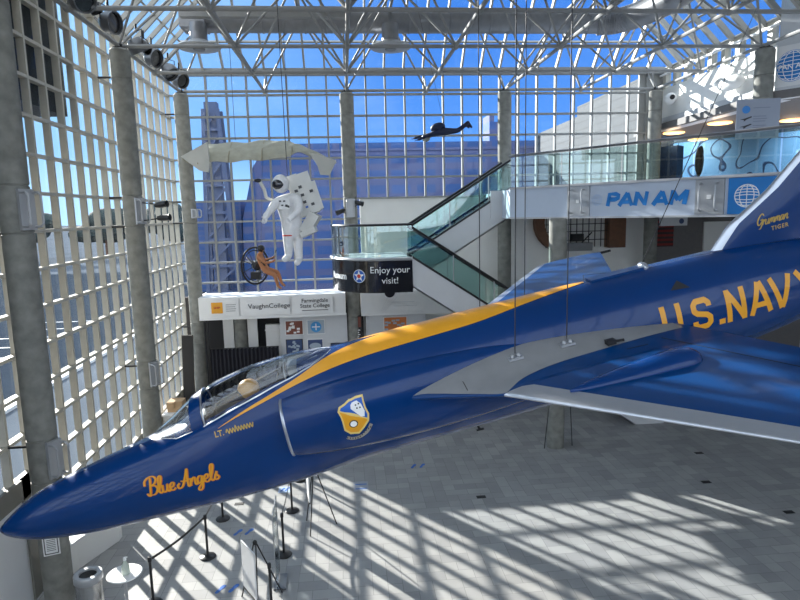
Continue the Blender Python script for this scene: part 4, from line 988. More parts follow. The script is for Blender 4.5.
# ================================================================== THE JET
def lerp_table(tab, x):
    if x <= tab[0][0]: return tab[0][1:]
    for a, b in zip(tab, tab[1:]):
        if x <= b[0]:
            t = (x-a[0])/(b[0]-a[0]); return tuple(p+(q-p)*t for p, q in zip(a[1:], b[1:]))
    return tab[-1][1:]
def smooth_table(tab, k=6):
    return [tuple(p) for p in catmull(tab, k)]
#        x     zt    zb    w    zc    e
FT = smooth_table([(0,-.52,-.56,.02,-.54,1),(.12,-.42,-.66,.12,-.53,1),(.4,-.25,-.77,.25,-.50,1),(.8,-.09,-.85,.35,-.46,1),(1.46,.07,-.91,.45,-.40,1),(2.2,.22,-.92,.53,-.33,.95),(2.6,.30,-.91,.56,-.28,.85),
 (3.2,.44,-.90,.585,-.22,.72),(3.8,.62,-.89,.60,-.16,.70),(4.4,.77,-.88,.62,-.10,.75),(4.9,.86,-.87,.63,-.05,.9),(5.4,.885,-.86,.64,0,1),(6.2,.90,-.85,.67,.02,1),(8,.91,-.82,.67,.04,1),(10,.91,-.74,.66,.08,1),(11.5,.88,-.62,.62,.12,1),(12.6,.76,-.42,.55,.15,1),(13.4,.62,-.28,.45,.17,1),(13.8,.55,-.2,.38,.18,1)])
def fsec(x, th, grow=0):
    zt, zb, w, zc, e = lerp_table(FT, x); c, s = math.cos(th), math.sin(th)
    y = w*math.copysign(abs(c)**e, c); h = (zt-zc) if s > 0 else (zc-zb)
    return V((x, -y, zc+h*math.copysign(abs(s)**e, s)))   # th=0 is port (near) side, 90 deg is the top
JET = empty('jet_aircraft', (0,0,0), 'dark blue and yellow swept wing navy jet hanging across the hall', 'aircraft')
NX = 150; NT = 72
xs = [.0]+[.02+.1*(i/8)**1.3 for i in range(1, 9)]+[.12+(13.8-.12)*(i/NX) for i in range(1, NX+1)]
b = MB()
for x in xs:
    for k in range(NT): b.v.append(tuple(fsec(x, 2*PI*k/NT)))
for i in range(len(xs)-1):
    for k in range(NT):
        th = 2*PI*(k+.5)/NT; xm_ = (xs[i]+xs[i+1])/2
        p = fsec(xm_, th)
        if 3.15 < xm_ < 4.55 and math.sin(th) > 0 and abs(p.y) < .33: continue
        b.face((i*NT+k, i*NT+(k+1) % NT, (i+1)*NT+(k+1) % NT, (i+1)*NT+k))
b.face(range(NT)); 
FUS = b.build('fuselage', M_navy, JET, smooth=True)
bmf = bmesh.new()
full = MB()
for x in xs:
    for k in range(NT): full.v.append(tuple(fsec(x, 2*PI*k/NT)))
for i in range(len(xs)-1):
    for k in range(NT): full.face((i*NT+k, i*NT+(k+1) % NT, (i+1)*NT+(k+1) % NT, (i+1)*NT+k))
# intake pods
def pod_sec(x, a, side, inset=0):
    wp, hz, zc = lerp_table(PT, x); y0 = .50
    c, s = math.cos(a), math.sin(a); wp -= inset; hz -= inset
    return V((x, -side*(y0+max(wp, .0)*abs(c)**.75), zc+hz*math.copysign(abs(s)**.9, s)))
PT = smooth_table([(4.30,.33,.40,.10),(4.6,.37,.45,.09),(5.2,.39,.50,.08),(6.0,.36,.52,.06),(7.0,.26,.50,.04),(8.0,.14,.42,.02),(8.8,.02,.30,.02)])
pods = []
for side in (1, -1):
    b = MB(); K = 28; XS = [4.30+4.5*i/60 for i in range(61)]
    def lipx(a, x): return x
    for i, x in enumerate(XS):
        for k in range(K+1): b.v.append(tuple(pod_sec(x, -PI/2+PI*k/K, side)))
    for i in range(60):
        for k in range(K): b.face((i*(K+1)+k, i*(K+1)+k+1, (i+1)*(K+1)+k+1, (i+1)*(K+1)+k))
    if side == 1: full.v, _n = full.v+b.v, len(full.v); full.f += [tuple(_n+j for j in f) for f in b.f]
    o = b.build('air_intake', M_navy, JET, smooth=True); pods.append(o)
    q = MB()
    q.tube([pod_sec(4.30, -PI/2+PI*k/K, side, .012)+V((-.0,0,0)) for k in range(K+1)], .024, 8); q.build('silver_lip', M_silver, o, smooth=True)
    q = MB(); q.grid(lambda u, v: pod_sec(4.32+.9*u, -PI/2+PI*v, side, .035+.05*u), 6, K); q.poly([pod_sec(5.2, -PI/2+PI*k/K, side, .085) for k in range(K+1)]); q.build('intake_duct', M_dark, o)
BV = BVHTree.FromPolygons([V(v) for v in full.v], full.f)
def side_xf(x0, z0, cosr=1, sinr=0, off=.004, side=1):
    def f(u, v, w=0):
        x = x0+(u*cosr-v*sinr); z = z0+(u*sinr+v*cosr)
        h = BV.ray_cast(V((x, -3, z)), V((0, 1, 0)), 3)
        if h[0] is None: return V((x, -.1, z))
        return h[0]+h[1].normalized()*(off+w)*(1 if h[1].y < 0 else -1)
    return f
def radial(x, thd, off=.005):
    p = fsec(x, math.radians(thd)); zc = lerp_table(FT, x)[3]; c = V((x, 0, zc)); n = (p-c).normalized(); return p+n*off
# yellow stripe: (x, theta low, theta high) on both sides, merging over the spine
ST = smooth_table([(3.4,40.0,40.4),(3.6,41.5,43.5),(3.84,43,47),(4.17,45.3,51),(4.6,49.4,58.6),(5.06,53.6,73),(5.38,56.3,82),(5.85,58.5,90),(6.4,60,90),(7.2,63,90),(7.9,71.5,90),(8.54,80.7,90),(8.95,87,90)], 6)
for sd in (1, -1):
    b = MB()
    def sf(u, v):
        x = 3.4+5.55*u; lo, hi = lerp_table(ST, x); hi = min(90, hi); th = lo+(hi-lo)*v; p = radial(x, th); return V((p.x, p.y*sd, p.z))
    b.grid(sf, 120, 10); b.build('yellow_stripe', M_yel, FUS, smooth=True)
# --- lettering
GL = {'B': [[(.18,.98),(.16,.5),(.10,.0),(.0,.02),(-.06,.14)],[(-.16,.60),(-.14,.85),(.08,1.02),(.36,1.04),(.50,.86),(.40,.64),(.20,.55),(.44,.50),(.54,.28),(.38,.02),(.10,.0)]],
 'l': [[(.0,.08),(.12,.35),(.24,.85),(.18,1.0),(.08,.85),(.06,.2),(.14,.0),(.26,.08)]],
 'u': [[(.02,.46),(.02,.1),(.12,0),(.24,.12),(.29,.46),(.28,.1),(.36,0),(.44,.1)]],
 'e': [[(.0,.18),(.18,.24),(.24,.40),(.14,.48),(.02,.32),(.04,.08),(.18,0),(.32,.12)]],
 'A': [[(.02,.32),(-.10,.18),(-.02,.0),(.18,.12),(.36,.6),(.50,1.06),(.48,.5),(.50,.02),(.62,.06)],[(.10,.42),(.34,.36),(.60,.44)]],
 'n': [[(.0,0),(.05,.46),(.04,.2),(.18,.46),(.27,.40),(.27,.1),(.34,0),(.42,.1)]],
 'g': [[(.26,.42),(.12,.47),(.01,.28),(.06,.04),(.20,.10),(.28,.45),(.26,-.2),(.12,-.42),(.0,-.32),(.14,-.1),(.36,.1)]],
 's': [[(.0,.08),(.16,.50),(.13,.32),(.26,.14),(.15,0),(.02,.06)]],
 'G': [[(.56,.82),(.36,1.02),(.10,.75),(.02,.32),(.20,.04),(.44,.30),(.46,.52),(.30,.46),(.52,.48),(.44,-.2),(.24,-.30)]],
 'r': [[(.0,0),(.06,.46),(.08,.3),(.20,.46),(.26,.36)]],
 'm': [[(.0,0),(.05,.46),(.04,.2),(.15,.46),(.22,.38),(.22,.05),(.24,.3),(.34,.46),(.42,.38),(.42,.1),(.48,0),(.56,.1)]],
 'a': [[(.26,.42),(.12,.47),(.01,.26),(.06,.02),(.20,.1),(.27,.45),(.28,.08),(.36,.0),(.42,.1)]]}
AD = {'B':.56,'l':.25,'u':.42,'e':.32,'A':.62,'n':.40,'g':.38,'s':.3,'G':.56,'r':.26,'m':.54,'a':.40}
def script(b, s, xf, size, w=.09, slant=.15):
    x = 0
    for ch in s:
        if ch == ' ': x += .22; continue
        for st in GL[ch]:
            P = catmull(st, 5); P = [((x+p[0]+slant*p[1])*size, p[1]*size) for p in P]
            ribbon(b, P, lambda dx, dy: size*w*(.55+.75*abs(dy)), xf)
        x += AD[ch]
    return x*size
BR = math.radians(0)
b = MB(); script(b, 'Blue Angels', side_xf(2.285, -.355, 1, 0, .004), .24, w=.115); b.build('script_shadow', mat('red_orange_paint', (.62, .16, .02), .4), FUS)
b = MB(); script(b, 'Blue Angels', side_xf(2.28, -.35, 1, 0, .007), .24, w=.075); b.build('script_lettering', M_yel, FUS)
BL = {'U': [[(.1,1),(.1,.25),(.25,.1),(.45,.1),(.6,.25),(.6,1)]], 'S': [[(.6,.70),(.6,.8),(.5,.9),(.2,.9),(.1,.8),(.1,.62),(.2,.53),(.5,.45),(.6,.36),(.6,.2),(.5,.1),(.2,.1),(.1,.2),(.1,.3)]],
 'N': [[(.1,0),(.1,1)],[(.1,.95),(.6,.05)],[(.6,0),(.6,1)]], 'A': [[(.02,0),(.33,1)],[(.37,1),(.68,0)],[(.16,.3),(.54,.3)]], 'V': [[(.02,1),(.34,0)],[(.36,0),(.68,1)]], 'Y': [[(.05,1),(.35,.5),(.65,1)],[(.35,.5),(.35,0)]], '.': [[(.02,.1),(.22,.1)]]}
def block(b, s, xf, size, w=.19, adv=.82, sxs=.9):
    x = 0
    for ch in s:
        for st in BL[ch]:
            P = []
            for a, c in zip(st, st[1:]):
                for k in range(5): P.append((a[0]+(c[0]-a[0])*k/5, a[1]+(c[1]-a[1])*k/5))
            P.append(st[-1]); P = [((x+p[0])*size*sxs, p[1]*size) for p in P]; ribbon(b, P, size*w, xf)
        x += .24 if ch == '.' else adv
NAVY = side_xf(9.73, -.02, 1, 0, .005)
for ch, x_ in (('U', 0), ('.', .83), ('S', .99), ('.', 1.86), ('N', 2.14), ('A', 2.98), ('V', 3.72), ('Y', 4.6)):
    b = MB(); block(b, ch, (lambda u, v, w=0, x_=x_: NAVY(u+x_*.47, v, w)), .47, w=.17, sxs=1.0); b.build('letter' if ch != '.' else 'full_stop', M_yel, FUS)
# pilot name line (too small to read): 'LT.' and a wavy line
b = MB(); put_text(b, 'LT.', side_xf(3.34, .215, math.cos(.06), math.sin(.06), .005), size=.10, bold=.02, sub=1)
X = side_xf(3.50, .22, math.cos(.06), math.sin(.06), .005)
ribbon(b, catmull([(.02*i, .035+.03*((i % 2)*2-1)+(.02 if i in (0, 7) else 0)) for i in range(20)], 4), .014, X); b.build('name_lettering', mat('dull_gold', (.45, .30, .06), .5), FUS)
# shield badge
def shield(s):
    return [(-.20*s,.20*s),(-.10*s,.235*s),(-.02*s,.28*s),(.02*s,.28*s),(.10*s,.30*s),(.22*s,.30*s),(.215*s,.22*s),(.22*s,.10*s),(.25*s,-.02*s),(.22*s,-.14*s),(.12*s,-.24*s),(.02*s,-.32*s),(-.12*s,-.29*s),(-.20*s,-.20*s),(-.20*s,-.05*s),(-.21*s,.05*s),(-.235*s,.13*s)]
def fan(b, pts, xf, w):
    cx = sum(p[0] for p in pts)/len(pts); cy = sum(p[1] for p in pts)/len(pts); P = pts+[pts[0]]; K = 4
    for i in range(len(pts)):
        a, c = P[i], P[i+1]
        for k in range(K):
            f0, f1 = k/K, (k+1)/K; g = lambda p, f: xf(cx+(p[0]-cx)*f, cy+(p[1]-cy)*f, w)
            if k == 0: b.poly([g(a, 0), g(a, f1), g(c, f1)])
            else: b.quad(g(a, f0), g(a, f1), g(c, f1), g(c, f0))
SX0 = side_xf(5.21, .16, 1, 0, .004); SX = lambda u, v, w=0: SX0(u, v, w)
b = MB(); fan(b, shield(.82), SX, 0); b.build('badge_border', mat('pale_gold', (.75, .55, .18), .4), FUS)
def clip(poly, a, bb, c):   # keep a*x+b*y<=c
    out = []
    for i in range(len(poly)):
        p, q = poly[i], poly[(i+1) % len(poly)]; fp = a*p[0]+bb*p[1]-c; fq = a*q[0]+bb*q[1]-c
        if fp <= 0: out.append(p)
        if (fp < 0 < fq) or (fq < 0 < fp): t = fp/(fp-fq); out.append((p[0]+(q[0]-p[0])*t, p[1]+(q[1]-p[1])*t))
    return out
b = MB(); fan(b, clip(shield(.72), .55, 1, .008), SX, .004); b.build('badge_lower_field', M_yel, FUS)
b = MB(); fan(b, clip(shield(.72), -.55, -1, -.028), SX, .004); b.build('badge_upper_field', M_bluepaint, FUS)
b = MB(); fan(b, [(p[0]*.82, p[1]*.82) for p in [(.02,.22),(.10,.235),(.16,.17),(.19,.05),(.17,-.04),(.11,-.03),(.03,.07),(-.02,.13),(-.01,.19)]], SX, .008); b.build('badge_white_mark', M_wpaint, FUS)
b = MB()
for px, py in [(.057,.14),(.098,.148),(.066,.098),(.107,.098)]: fan(b, [(px+.012*math.cos(a), py+.012*math.sin(a)) for a in [PI/3*i for i in range(6)]], SX, .012)
fan(b, [(-.025+.06*math.cos(a), -.098+.052*math.sin(a)) for a in [PI/8*i for i in range(16)]], SX, .007); b.build('badge_dots', M_text, FUS)
b = MB(); fan(b, [(-.025+.045*math.cos(a), -.098+.04*math.sin(a)) for a in [PI/8*i for i in range(16)]], SX, .011); b.build('badge_white_disc', M_wpaint, FUS)
b = MB(); ribbon(b, catmull([(-.155,-.275),(-.08,-.315),(.03,-.31),(.13,-.255),(.2,-.165)], 6), .045, SX); b.build('badge_scroll', mat('scroll_grey', (.30, .28, .24), .5), FUS)
b = MB()
for i in range(11):
    t_ = i/10; x_ = -.15+.33*t_; y_ = -.28-.04*math.sin(PI*min(1, t_*1.3))+.13*max(0, t_-.45); ribbon(b, [(x_, y_-.012), (x_+.004, y_+.014)], .014, lambda u, v, w=0: SX(u, v, .004))
b.build('badge_scroll_letters', M_text, FUS)

# --- canopy
CT = smooth_table([(2.42,.30),(2.7,.46),(3.0,.64),(3.4,.80),(3.85,.89),(4.3,.925),(4.7,.925),(5.02,.895),(5.12,.87)], 5)
def ws(x): return lerp_table([(2.42,.02),(2.55,.20),(2.8,.34),(3.2,.38),(4.0,.38),(4.5,.34),(4.8,.27),(5.02,.15),(5.12,.02)], x)[0]
def sill(x):
    w_ = ws(x); lo, hi = 0, PI/2
    for _ in range(30):
        m = (lo+hi)/2
        if -fsec(x, m).y > w_: lo = m
        else: hi = m
    return fsec(x, lo).z-.01
def can(x, a, off=0):
    w_ = ws(x)+off; zs = sill(x); zt = lerp_table(CT, x)[0]+off
    return V((x, -w_*math.cos(a), zs+(max(zt-zs, .005))*abs(math.sin(a))**.9))
def shell(x0, x1, nx=24, off=0, th=.008):
    b = MB(); b.grid(lambda u, v: can(x0+(x1-x0)*u, PI*v, off), nx, 24); return b
ws_o = shell(2.43, 3.06).build('windshield', M_can, JET, smooth=True)
b = shell(3.03, 3.20, 4, .012); b.grid(lambda u, v: can(3.03+.17*u, PI*v, .0), 4, 24); b.build('windshield_arch', M_navy, JET, smooth=True)
cn = shell(3.20, 5.10, 40).build('canopy', M_can, JET, smooth=True)
b = MB()
for x0, x1 in ((3.20, 5.10),):
    for a in (0, PI): b.tube([can(x0+(x1-x0)*i/30, a, .006) for i in range(31)], .014, 6)
b.tube([can(3.22, PI*i/20, .003) for i in range(21)], .012, 6); b.build('canopy_frame', M_silver, cn, smooth=True)
b = MB(); b.tube([can(4.42, PI*i/20, -.01) for i in range(21)], .012, 6); b.build('canopy_bow', M_plate, cn, smooth=True)
b = MB()
for a in (0, PI): b.tube([can(2.46+.58*i/12, a, .005) for i in range(13)], .010, 6)
b.build('windshield_frame', M_plate, ws_o, smooth=True)
b = MB(); b.box(3.12, 4.58, -.33, .33, -.45, -.43); b.box(3.12, 4.58, -.335, -.325, -.45, .33); b.box(3.12, 4.58, .325, .335, -.45, .33); b.box(3.1, 3.12, -.33, .33, -.45, .40); b.box(4.56, 4.58, -.33, .33, -.45, .60)
TUB = b.build('cockpit_tub', M_drum, JET)
b = MB(); b.obox((4.22, 0, .30), (.28, 0, 1), (0,1,0), (1,0,-.28), .38, .20, .05); b.obox((4.36, 0, .72), (.28, 0, 1), (0,1,0), (1,0,-.28), .09, .13, .05); b.obox((3.95, 0, -.05), (1,0,0), (0,1,0), (0,0,1), .22, .2, .05); b.build('seat', M_dark, TUB)
b = MB(); b.obox((3.25, 0, .34), (.5,0,1), (0,1,0), (1,0,-.5), .14, .27, .02); b.ellipsoid((3.2, 0, .36), .12, .24, .1, 14, 8); b.build('instrument_panel', M_dark, TUB)
b = MB(); b.box(4.45, 4.95, -.15, .15, .55, .80); b.tube([(4.45,-.12,.76),(4.9,-.1,.84)], .02, 6); b.build('rear_deck', M_plate, TUB)
# --- wings
def LE(y):
    return lerp_table([(.4,5.9),(.85,6.0),(.95,6.2),(1.23,6.72),(1.46,7.12),(4.8,9.92)], y)[0]
def TEx(y): return lerp_table([(.4,9.86),(.7,9.97),(4.8,11.5)], y)[0]
def smst(a, b_, x): t = max(0, min(1, (x-a)/(b_-a))); return t*t*(3-2*t)
def wing_pt(y, c, top, side):
    # c measured 0..1 from leading to trailing edge
    xl, xt = LE(y), TEx(y); ch = xt-xl; x = xl+ch*c; tc = .052 if y > 1.4 else .04
    th = ch*tc*2.6*(math.sqrt(max(c, 0))*(1-c)**.9)*.52+.004
    if c > .999: th = .004
    zm = .185-.022*(y-.4)-.02*max(0, y-3)**1.3*.3
    z = zm+(th if top else -th)
    if top: z += .17*(1-smst(.5, 1.25, y))*math.sin(PI*min(1, max(0, c))**.8)
    return V((x, -side*y, z))
ysamp = [.4+.05*i for i in range(22)]+[1.5+3.3*i/50 for i in range(51)]
ysamp = sorted(set(round(v, 4) for v in ysamp))
def band(y): return lerp_table([(1.3,.0),(1.5,.34),(2.6,.30),(4.8,.22)], y)[0]
wings = []
for side in (1, -1):
    b = MB(); NC = 40; rows = []
    for y in ysamp:
        ch = TEx(y)-LE(y); cb = max(.02, band(y)/ch); cs = [cb*(i/8)**1.6 for i in range(9)]+[cb+(1-cb)*i/NC for i in range(1, NC+1)]
        rows.append([wing_pt(y, c, True, side) for c in cs]+[wing_pt(y, c, False, side) for c in reversed(cs[1:-1])])
    n = len(rows[0])
    for r in rows: b.v += [tuple(p) for p in r]
    for i in range(len(rows)-1):
        for k in range(n):
            silver = (k < 8 or k >= n-8) and ysamp[i] >= 1.44
            b.mi = 1 if silver else 0; b.face((i*n+k, i*n+(k+1) % n, (i+1)*n+(k+1) % n, (i+1)*n+k))
    b.mi = 0; b.face(range((len(rows)-1)*n, len(rows)*n))
    w_ = b.build('wing', [M_navy2, M_silver], JET, smooth=True); wings.append(w_)
    if side == 1: WB = BVHTree.FromPolygons([V(v) for v in b.v], b.f)
    def wz(x, y, off=.006):
        h = WB.ray_cast(V((x, -y, 3)), V((0,0,-1)), 6)
        return V((x, -side*y, (h[0].z if h[0] else .2)+off))
    # grey walkway over the strake and root
    gb = smooth_table([(6.02,.86),(6.24,.945),(6.72,1.225),(7.10,1.45),(7.2,1.44),(7.43,1.28),(7.86,1.16),(8.7,1.08),(9.5,.98),(9.9,.92)], 4)
    q = MB(); q.grid(lambda u, v: wz(6.02+3.88*u, .45+(lerp_table(gb, 6.02+3.88*u)[0]-.012-.45)*v), 110, 14); q.build('grey_walkway', M_root, w_, smooth=True)
    q = MB()
    for (xa, ya), (xb, yb) in [((9.45,1.1),(10.2,2.9)), ((10.2,2.9),(10.72,2.72)), ((8.9,1.2),(9.2,1.2)), ((6.7,.7),(6.72,1.15))]:
        q.bar(wz(xa, ya, .004), wz(xb, yb, .004), .012, .004)
    q.build('panel_lines', M_dark, w_)
    # overwing fairing
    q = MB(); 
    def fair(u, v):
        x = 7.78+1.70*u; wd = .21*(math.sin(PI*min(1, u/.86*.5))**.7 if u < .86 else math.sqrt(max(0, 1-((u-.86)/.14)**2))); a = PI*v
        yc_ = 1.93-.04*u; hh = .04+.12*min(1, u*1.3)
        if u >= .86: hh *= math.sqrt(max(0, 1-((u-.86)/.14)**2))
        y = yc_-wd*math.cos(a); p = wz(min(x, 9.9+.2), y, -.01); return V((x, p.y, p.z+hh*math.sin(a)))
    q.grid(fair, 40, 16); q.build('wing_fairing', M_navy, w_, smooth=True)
    q = MB(); q.tube([V((11.25, -side*4.78, .06)), V((11.75, -side*4.80, .05))], .03, 8); q.build('tip_vent', M_dark, w_)
# --- fin
def FL(z): return lerp_table([(.7,10.85),(.95,11.05),(1.22,11.30),(1.62,11.98),(2.09,12.57),(3.35,14.15)], z)[0]
def FTE(z): return lerp_table([(.7,13.3),(1.0,13.45),(3.35,15.0)], z)[0]
b = MB(); rows = []; zs_ = [.7+2.65*i/40 for i in range(41)]
for z in zs_:
    ch = FTE(z)-FL(z); cb = .15/ch; cs = [cb*(i/6)**1.5 for i in range(7)]+[cb+(1-cb)*i/24 for i in range(1, 25)]
    r = []
    for sgn, lst in ((1, cs), (-1, cs[-2:0:-1])):
        for c in lst: r.append(V((FL(z)+ch*c, -sgn*(ch*.045*2.4*math.sqrt(c)*(1-c)*.9+.003), z)))
    rows.append(r)
n = len(rows[0])
for r in rows: b.v += [tuple(p) for p in r]
for i in range(40):
    for k in range(n): b.mi = 1 if (k < 6 or k >= n-6) else 0; b.face((i*n+k, i*n+(k+1) % n, (i+1)*n+(k+1) % n, (i+1)*n+k))
b.mi = 0; b.face(range(40*n, 41*n)); FIN = b.build('tail_fin', [M_navy, M_silver], JET, smooth=True)
FB = BVHTree.FromPolygons([V(v) for v in b.v], b.f)
def fin_xf(x0, z0, cr, sr, off=.004):
    def f(u, v, w=0):
        x = x0+u*cr-v*sr; z = z0+u*sr+v*cr; h = FB.ray_cast(V((x, -3, z)), V((0,1,0)), 6)
        return V((x, (h[0].y if h[0] else -.1)-off-w, z))
    return f
b = MB(); put_text(b, 'TIGER', fin_xf(11.95, 1.01, 1, 0), size=.09, bold=.02, spacing=1.25); b.build('small_fin_lettering', mat('dull_gold', (.45,.3,.06)), FIN)
b = MB(); script(b, 'Grumman', fin_xf(11.72, 1.12, math.cos(.03), math.sin(.03)), .165, w=.10, slant=.3)
b.build('fin_lettering', mat('dull_gold', (.45,.3,.06)), FIN)
# --- tailplanes and nozzle
for side in (1, -1):
    b = MB(); pts = [(12.1, .35), (13.4, .35), (14.6, 2.0), (13.9, 2.0)]
    b.prism([(x, -side*y) for x, y in pts], -.14, -.06); b.build('tailplane', M_navy2, JET)
b = MB(); b.lathe([(.37, 0), (.36, .25), (.32, .3), (.30, .1)], (13.75, 0, .18), (1,0,0), 28); b.build('jet_nozzle', M_silver, JET, smooth=True)
# lifting lugs and spine hoist
LUG = [(7.5,.86),(8.25,.83)]
def lug_top(x, y, s):
    h = WB.ray_cast(V((x, -y, 3)), V((0,0,-1)), 6); return V((x, -s*y, (h[0].z if h[0] else .3)))
lugs = []
for s in (1, -1):
    for x, y in LUG:
        p = lug_top(x, y, s); lugs.append(p)
        b = MB(); b.obox(p+V((0,0,.012)), (1,0,0), (0,1,0), (0,0,1), .10, .05, .015); b.ellipsoid(p+V((-.045,0,.045)), .03, .035, .03, 10, 6); b.ellipsoid(p+V((.045,0,.045)), .03, .035, .03, 10, 6); b.build('lifting_lug', M_plate, JET)
b = MB(); b.obox((9.45, 0, .90), (1,0,.0), (0,1,0), (0,0,1), .42, .10, .035); b.build('spine_fairing', M_navy2, JET)
b = MB(); b.ellipsoid((9.9, 0, .92), .06, .13, .07, 14, 8); b.build('spine_hoist', M_silver, JET, smooth=True)
# drain stub under the belly and small scoop on the spine side
b = MB(); b.bar((6.95, -.1, -.82), (6.97, -.12, -.91), .02, .03); b.box(6.92, 7.03, -.13, -.10, -.92, -.90); b.build('drain_mast', M_dark, JET)
b = MB(); X = side_xf(10.0, .62, 1, 0, .006)
q = [X(0,0), X(.16,.10), X(.30,-.02)]; b.poly(q); b.build('side_scoop', M_dark, FUS)
b = MB(); b.bar((8.75, -1.05, .33), (8.93, -1.10, .33), .03, .03); b.box(8.7, 8.82, -1.1, -1.0, .30, .36); b.build('walkway_fitting', M_dark, JET)

jN = V((-4.98610428, 8.35851075, 3.12887287)); jA = V((0.97935360, 0.03541462, 0.19902846)); jL = V((0.05175333, -0.99564836, -0.07749796)); jU = V((-0.19541780, -0.08619830, 0.97692463))
MT = Matrix(((jA.x, -jL.x, jU.x), (jA.y, -jL.y, jU.y), (jA.z, -jL.z, jU.z))).to_4x4()
MT.translation = jN+jU*.53418197
JET.matrix_world = MT
def jw(p): return MT @ V(p)
for p, lb in zip(lugs, ['near steel cable holding the left wing root, front', 'near steel cable holding the left wing root, rear', 'far steel cable behind the fuselage, front', 'far steel cable behind the fuselage, rear']):
    q = jw(p+V((0,0,.08))); cord(q, (q.x, q.y, 14.15), lb, .008)
q = jw((9.9, 0, .98)); cord(q, (10.1, 14.45, 12.1), 'slanting steel stay from the jet spine up to the right', .008)
# pilot dummy in the cockpit
p0 = jw((3.84, 0, .56))
T_ = empty('pilot_figure', p0, 'pilot dummy in a tan gold helmet seated in the cockpit under the canopy', 'person')
T_.matrix_world = MT.copy(); T_.location = p0
J = {'wst': (.10, 0, -.60, .14), 'chs': (.08, 0, -.33, .16), 'nck': (.04, 0, -.14, .07), 'hd': (.0, 0, -.02, .09), 'sl': (.08, -.17, -.25, .07), 'el': (-.05, -.24, -.45, .05), 'wl': (-.25, -.15, -.50, .038), 'sr': (.08, .17, -.25, .07), 'er': (-.05, .24, -.45, .05), 'wr': (-.25, .15, -.50, .038)}
E_ = [('wst','chs'),('chs','nck'),('nck','hd'),('chs','sl'),('sl','el'),('el','wl'),('chs','sr'),('sr','er'),('er','wr')]
hand('l', J, E_, 'wl', (-1, 0, 0), (0, .3, .9), .9); hand('r', J, E_, 'wr', (-1, 0, 0), (0, -.3, .9), .9)
skin('figure_body', J, E_, mat('flight_suit', (.03, .035, .03), .8), T_)
b = MB(); b.ellipsoid((0, 0, .03), .155, .135, .14, 20, 14); b.build('helmet', M_helmet, T_, smooth=True)
b = MB(); b.ellipsoid((-.09, 0, .0), .085, .10, .085, 14, 10); b.build('visor', M_visor, T_, smooth=True)

# ================================================================== OUTSIDE
M_b1 = brick_mat('office_facade', (.02, .065, .20), (.035, .085, .24), (.07, .085, .19), 2.6, 1.5, .35)  # both blue facades carry the blue of shade and tinted glazing in their colour
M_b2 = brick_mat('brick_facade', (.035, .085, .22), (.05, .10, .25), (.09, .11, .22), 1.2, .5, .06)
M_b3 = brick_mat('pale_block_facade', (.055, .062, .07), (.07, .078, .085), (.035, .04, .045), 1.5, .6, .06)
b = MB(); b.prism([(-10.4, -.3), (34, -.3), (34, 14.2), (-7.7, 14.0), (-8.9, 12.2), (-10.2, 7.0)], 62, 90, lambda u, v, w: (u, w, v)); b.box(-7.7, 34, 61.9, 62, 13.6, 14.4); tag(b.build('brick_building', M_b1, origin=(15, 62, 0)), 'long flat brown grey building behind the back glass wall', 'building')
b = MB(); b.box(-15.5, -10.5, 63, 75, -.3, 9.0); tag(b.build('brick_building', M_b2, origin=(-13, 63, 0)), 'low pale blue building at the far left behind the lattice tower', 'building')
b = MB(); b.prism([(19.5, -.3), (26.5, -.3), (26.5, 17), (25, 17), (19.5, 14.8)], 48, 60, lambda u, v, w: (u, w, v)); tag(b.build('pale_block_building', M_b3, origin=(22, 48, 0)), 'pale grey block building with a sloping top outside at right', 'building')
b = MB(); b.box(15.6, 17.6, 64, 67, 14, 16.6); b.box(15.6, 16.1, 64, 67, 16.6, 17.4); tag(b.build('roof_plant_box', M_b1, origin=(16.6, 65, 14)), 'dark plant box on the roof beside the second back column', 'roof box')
b = MB()
for a, c in ((-13.6, -12.9), (-10.6, -11.6)):
    for y in (60, 61.6): b.bar((a, y, -.3), (c, y, 17.5), .35, .35)
for k in range(7):
    z = k*2.6; f = z/17.8; xa = -13.6+.7*f; xb = -10.6-1.0*f
    b.bar((xa, 60, z), (xb, 60, z), .25, .25); b.bar((xa, 60, z), (xb, 60, min(17.5, z+2.6)), .2, .2); b.bar((xb, 61.6, z), (xa, 61.6, min(17.5, z+2.6)), .2, .2)
b.box(-12.9, -11.7, 60.3, 61.3, 0, 18.2)
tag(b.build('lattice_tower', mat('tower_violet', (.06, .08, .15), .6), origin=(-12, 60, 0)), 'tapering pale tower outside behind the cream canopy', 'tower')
rnd = random.Random(3)
M_tree = mat('distant_foliage', (.02, .035, .035), .9, var=.5, scale=.6)
def tree(x, y, h, w, i):
    t = empty('distant_tree', (x, y, -.3), 'distant leafy tree in the row beyond the car park, outside the left glass', 'tree', 'distant trees outside the left glass')
    b = MB(); 
    for k in range(7): b.ellipsoid((rnd.uniform(-w*.4, w*.4), rnd.uniform(-w*.3, w*.3), h*(.45+.1*k*.7)), w*rnd.uniform(.25, .45), w*.35, h*rnd.uniform(.14, .24), 10, 7)
    b.build('crown', M_tree, t, smooth=True); b = MB(); b.tube([(0,0,0), (0,0,h*.55)], [.3, .15], 6); b.build('trunk', M_wood, t)
for i in range(22): tree(-34-12*i-rnd.uniform(0, 1.5), 120+(i % 2)*6-i*1.5, rnd.uniform(8, 12), rnd.uniform(8.2, 9), i)
# neighbouring dark structure outside the near end of the left glass
b = MB(); b.box(-9.5, -6.72, 6.0, 16.0, 9.95, 13.5); b.box(-9.3, -9.0, 6.0, 14.35, 0, 9.95)
tag(b.build('outside_canopy', M_dark, origin=(-8, 10, 0)), 'dark structure outside the top of the near left glass', 'canopy')
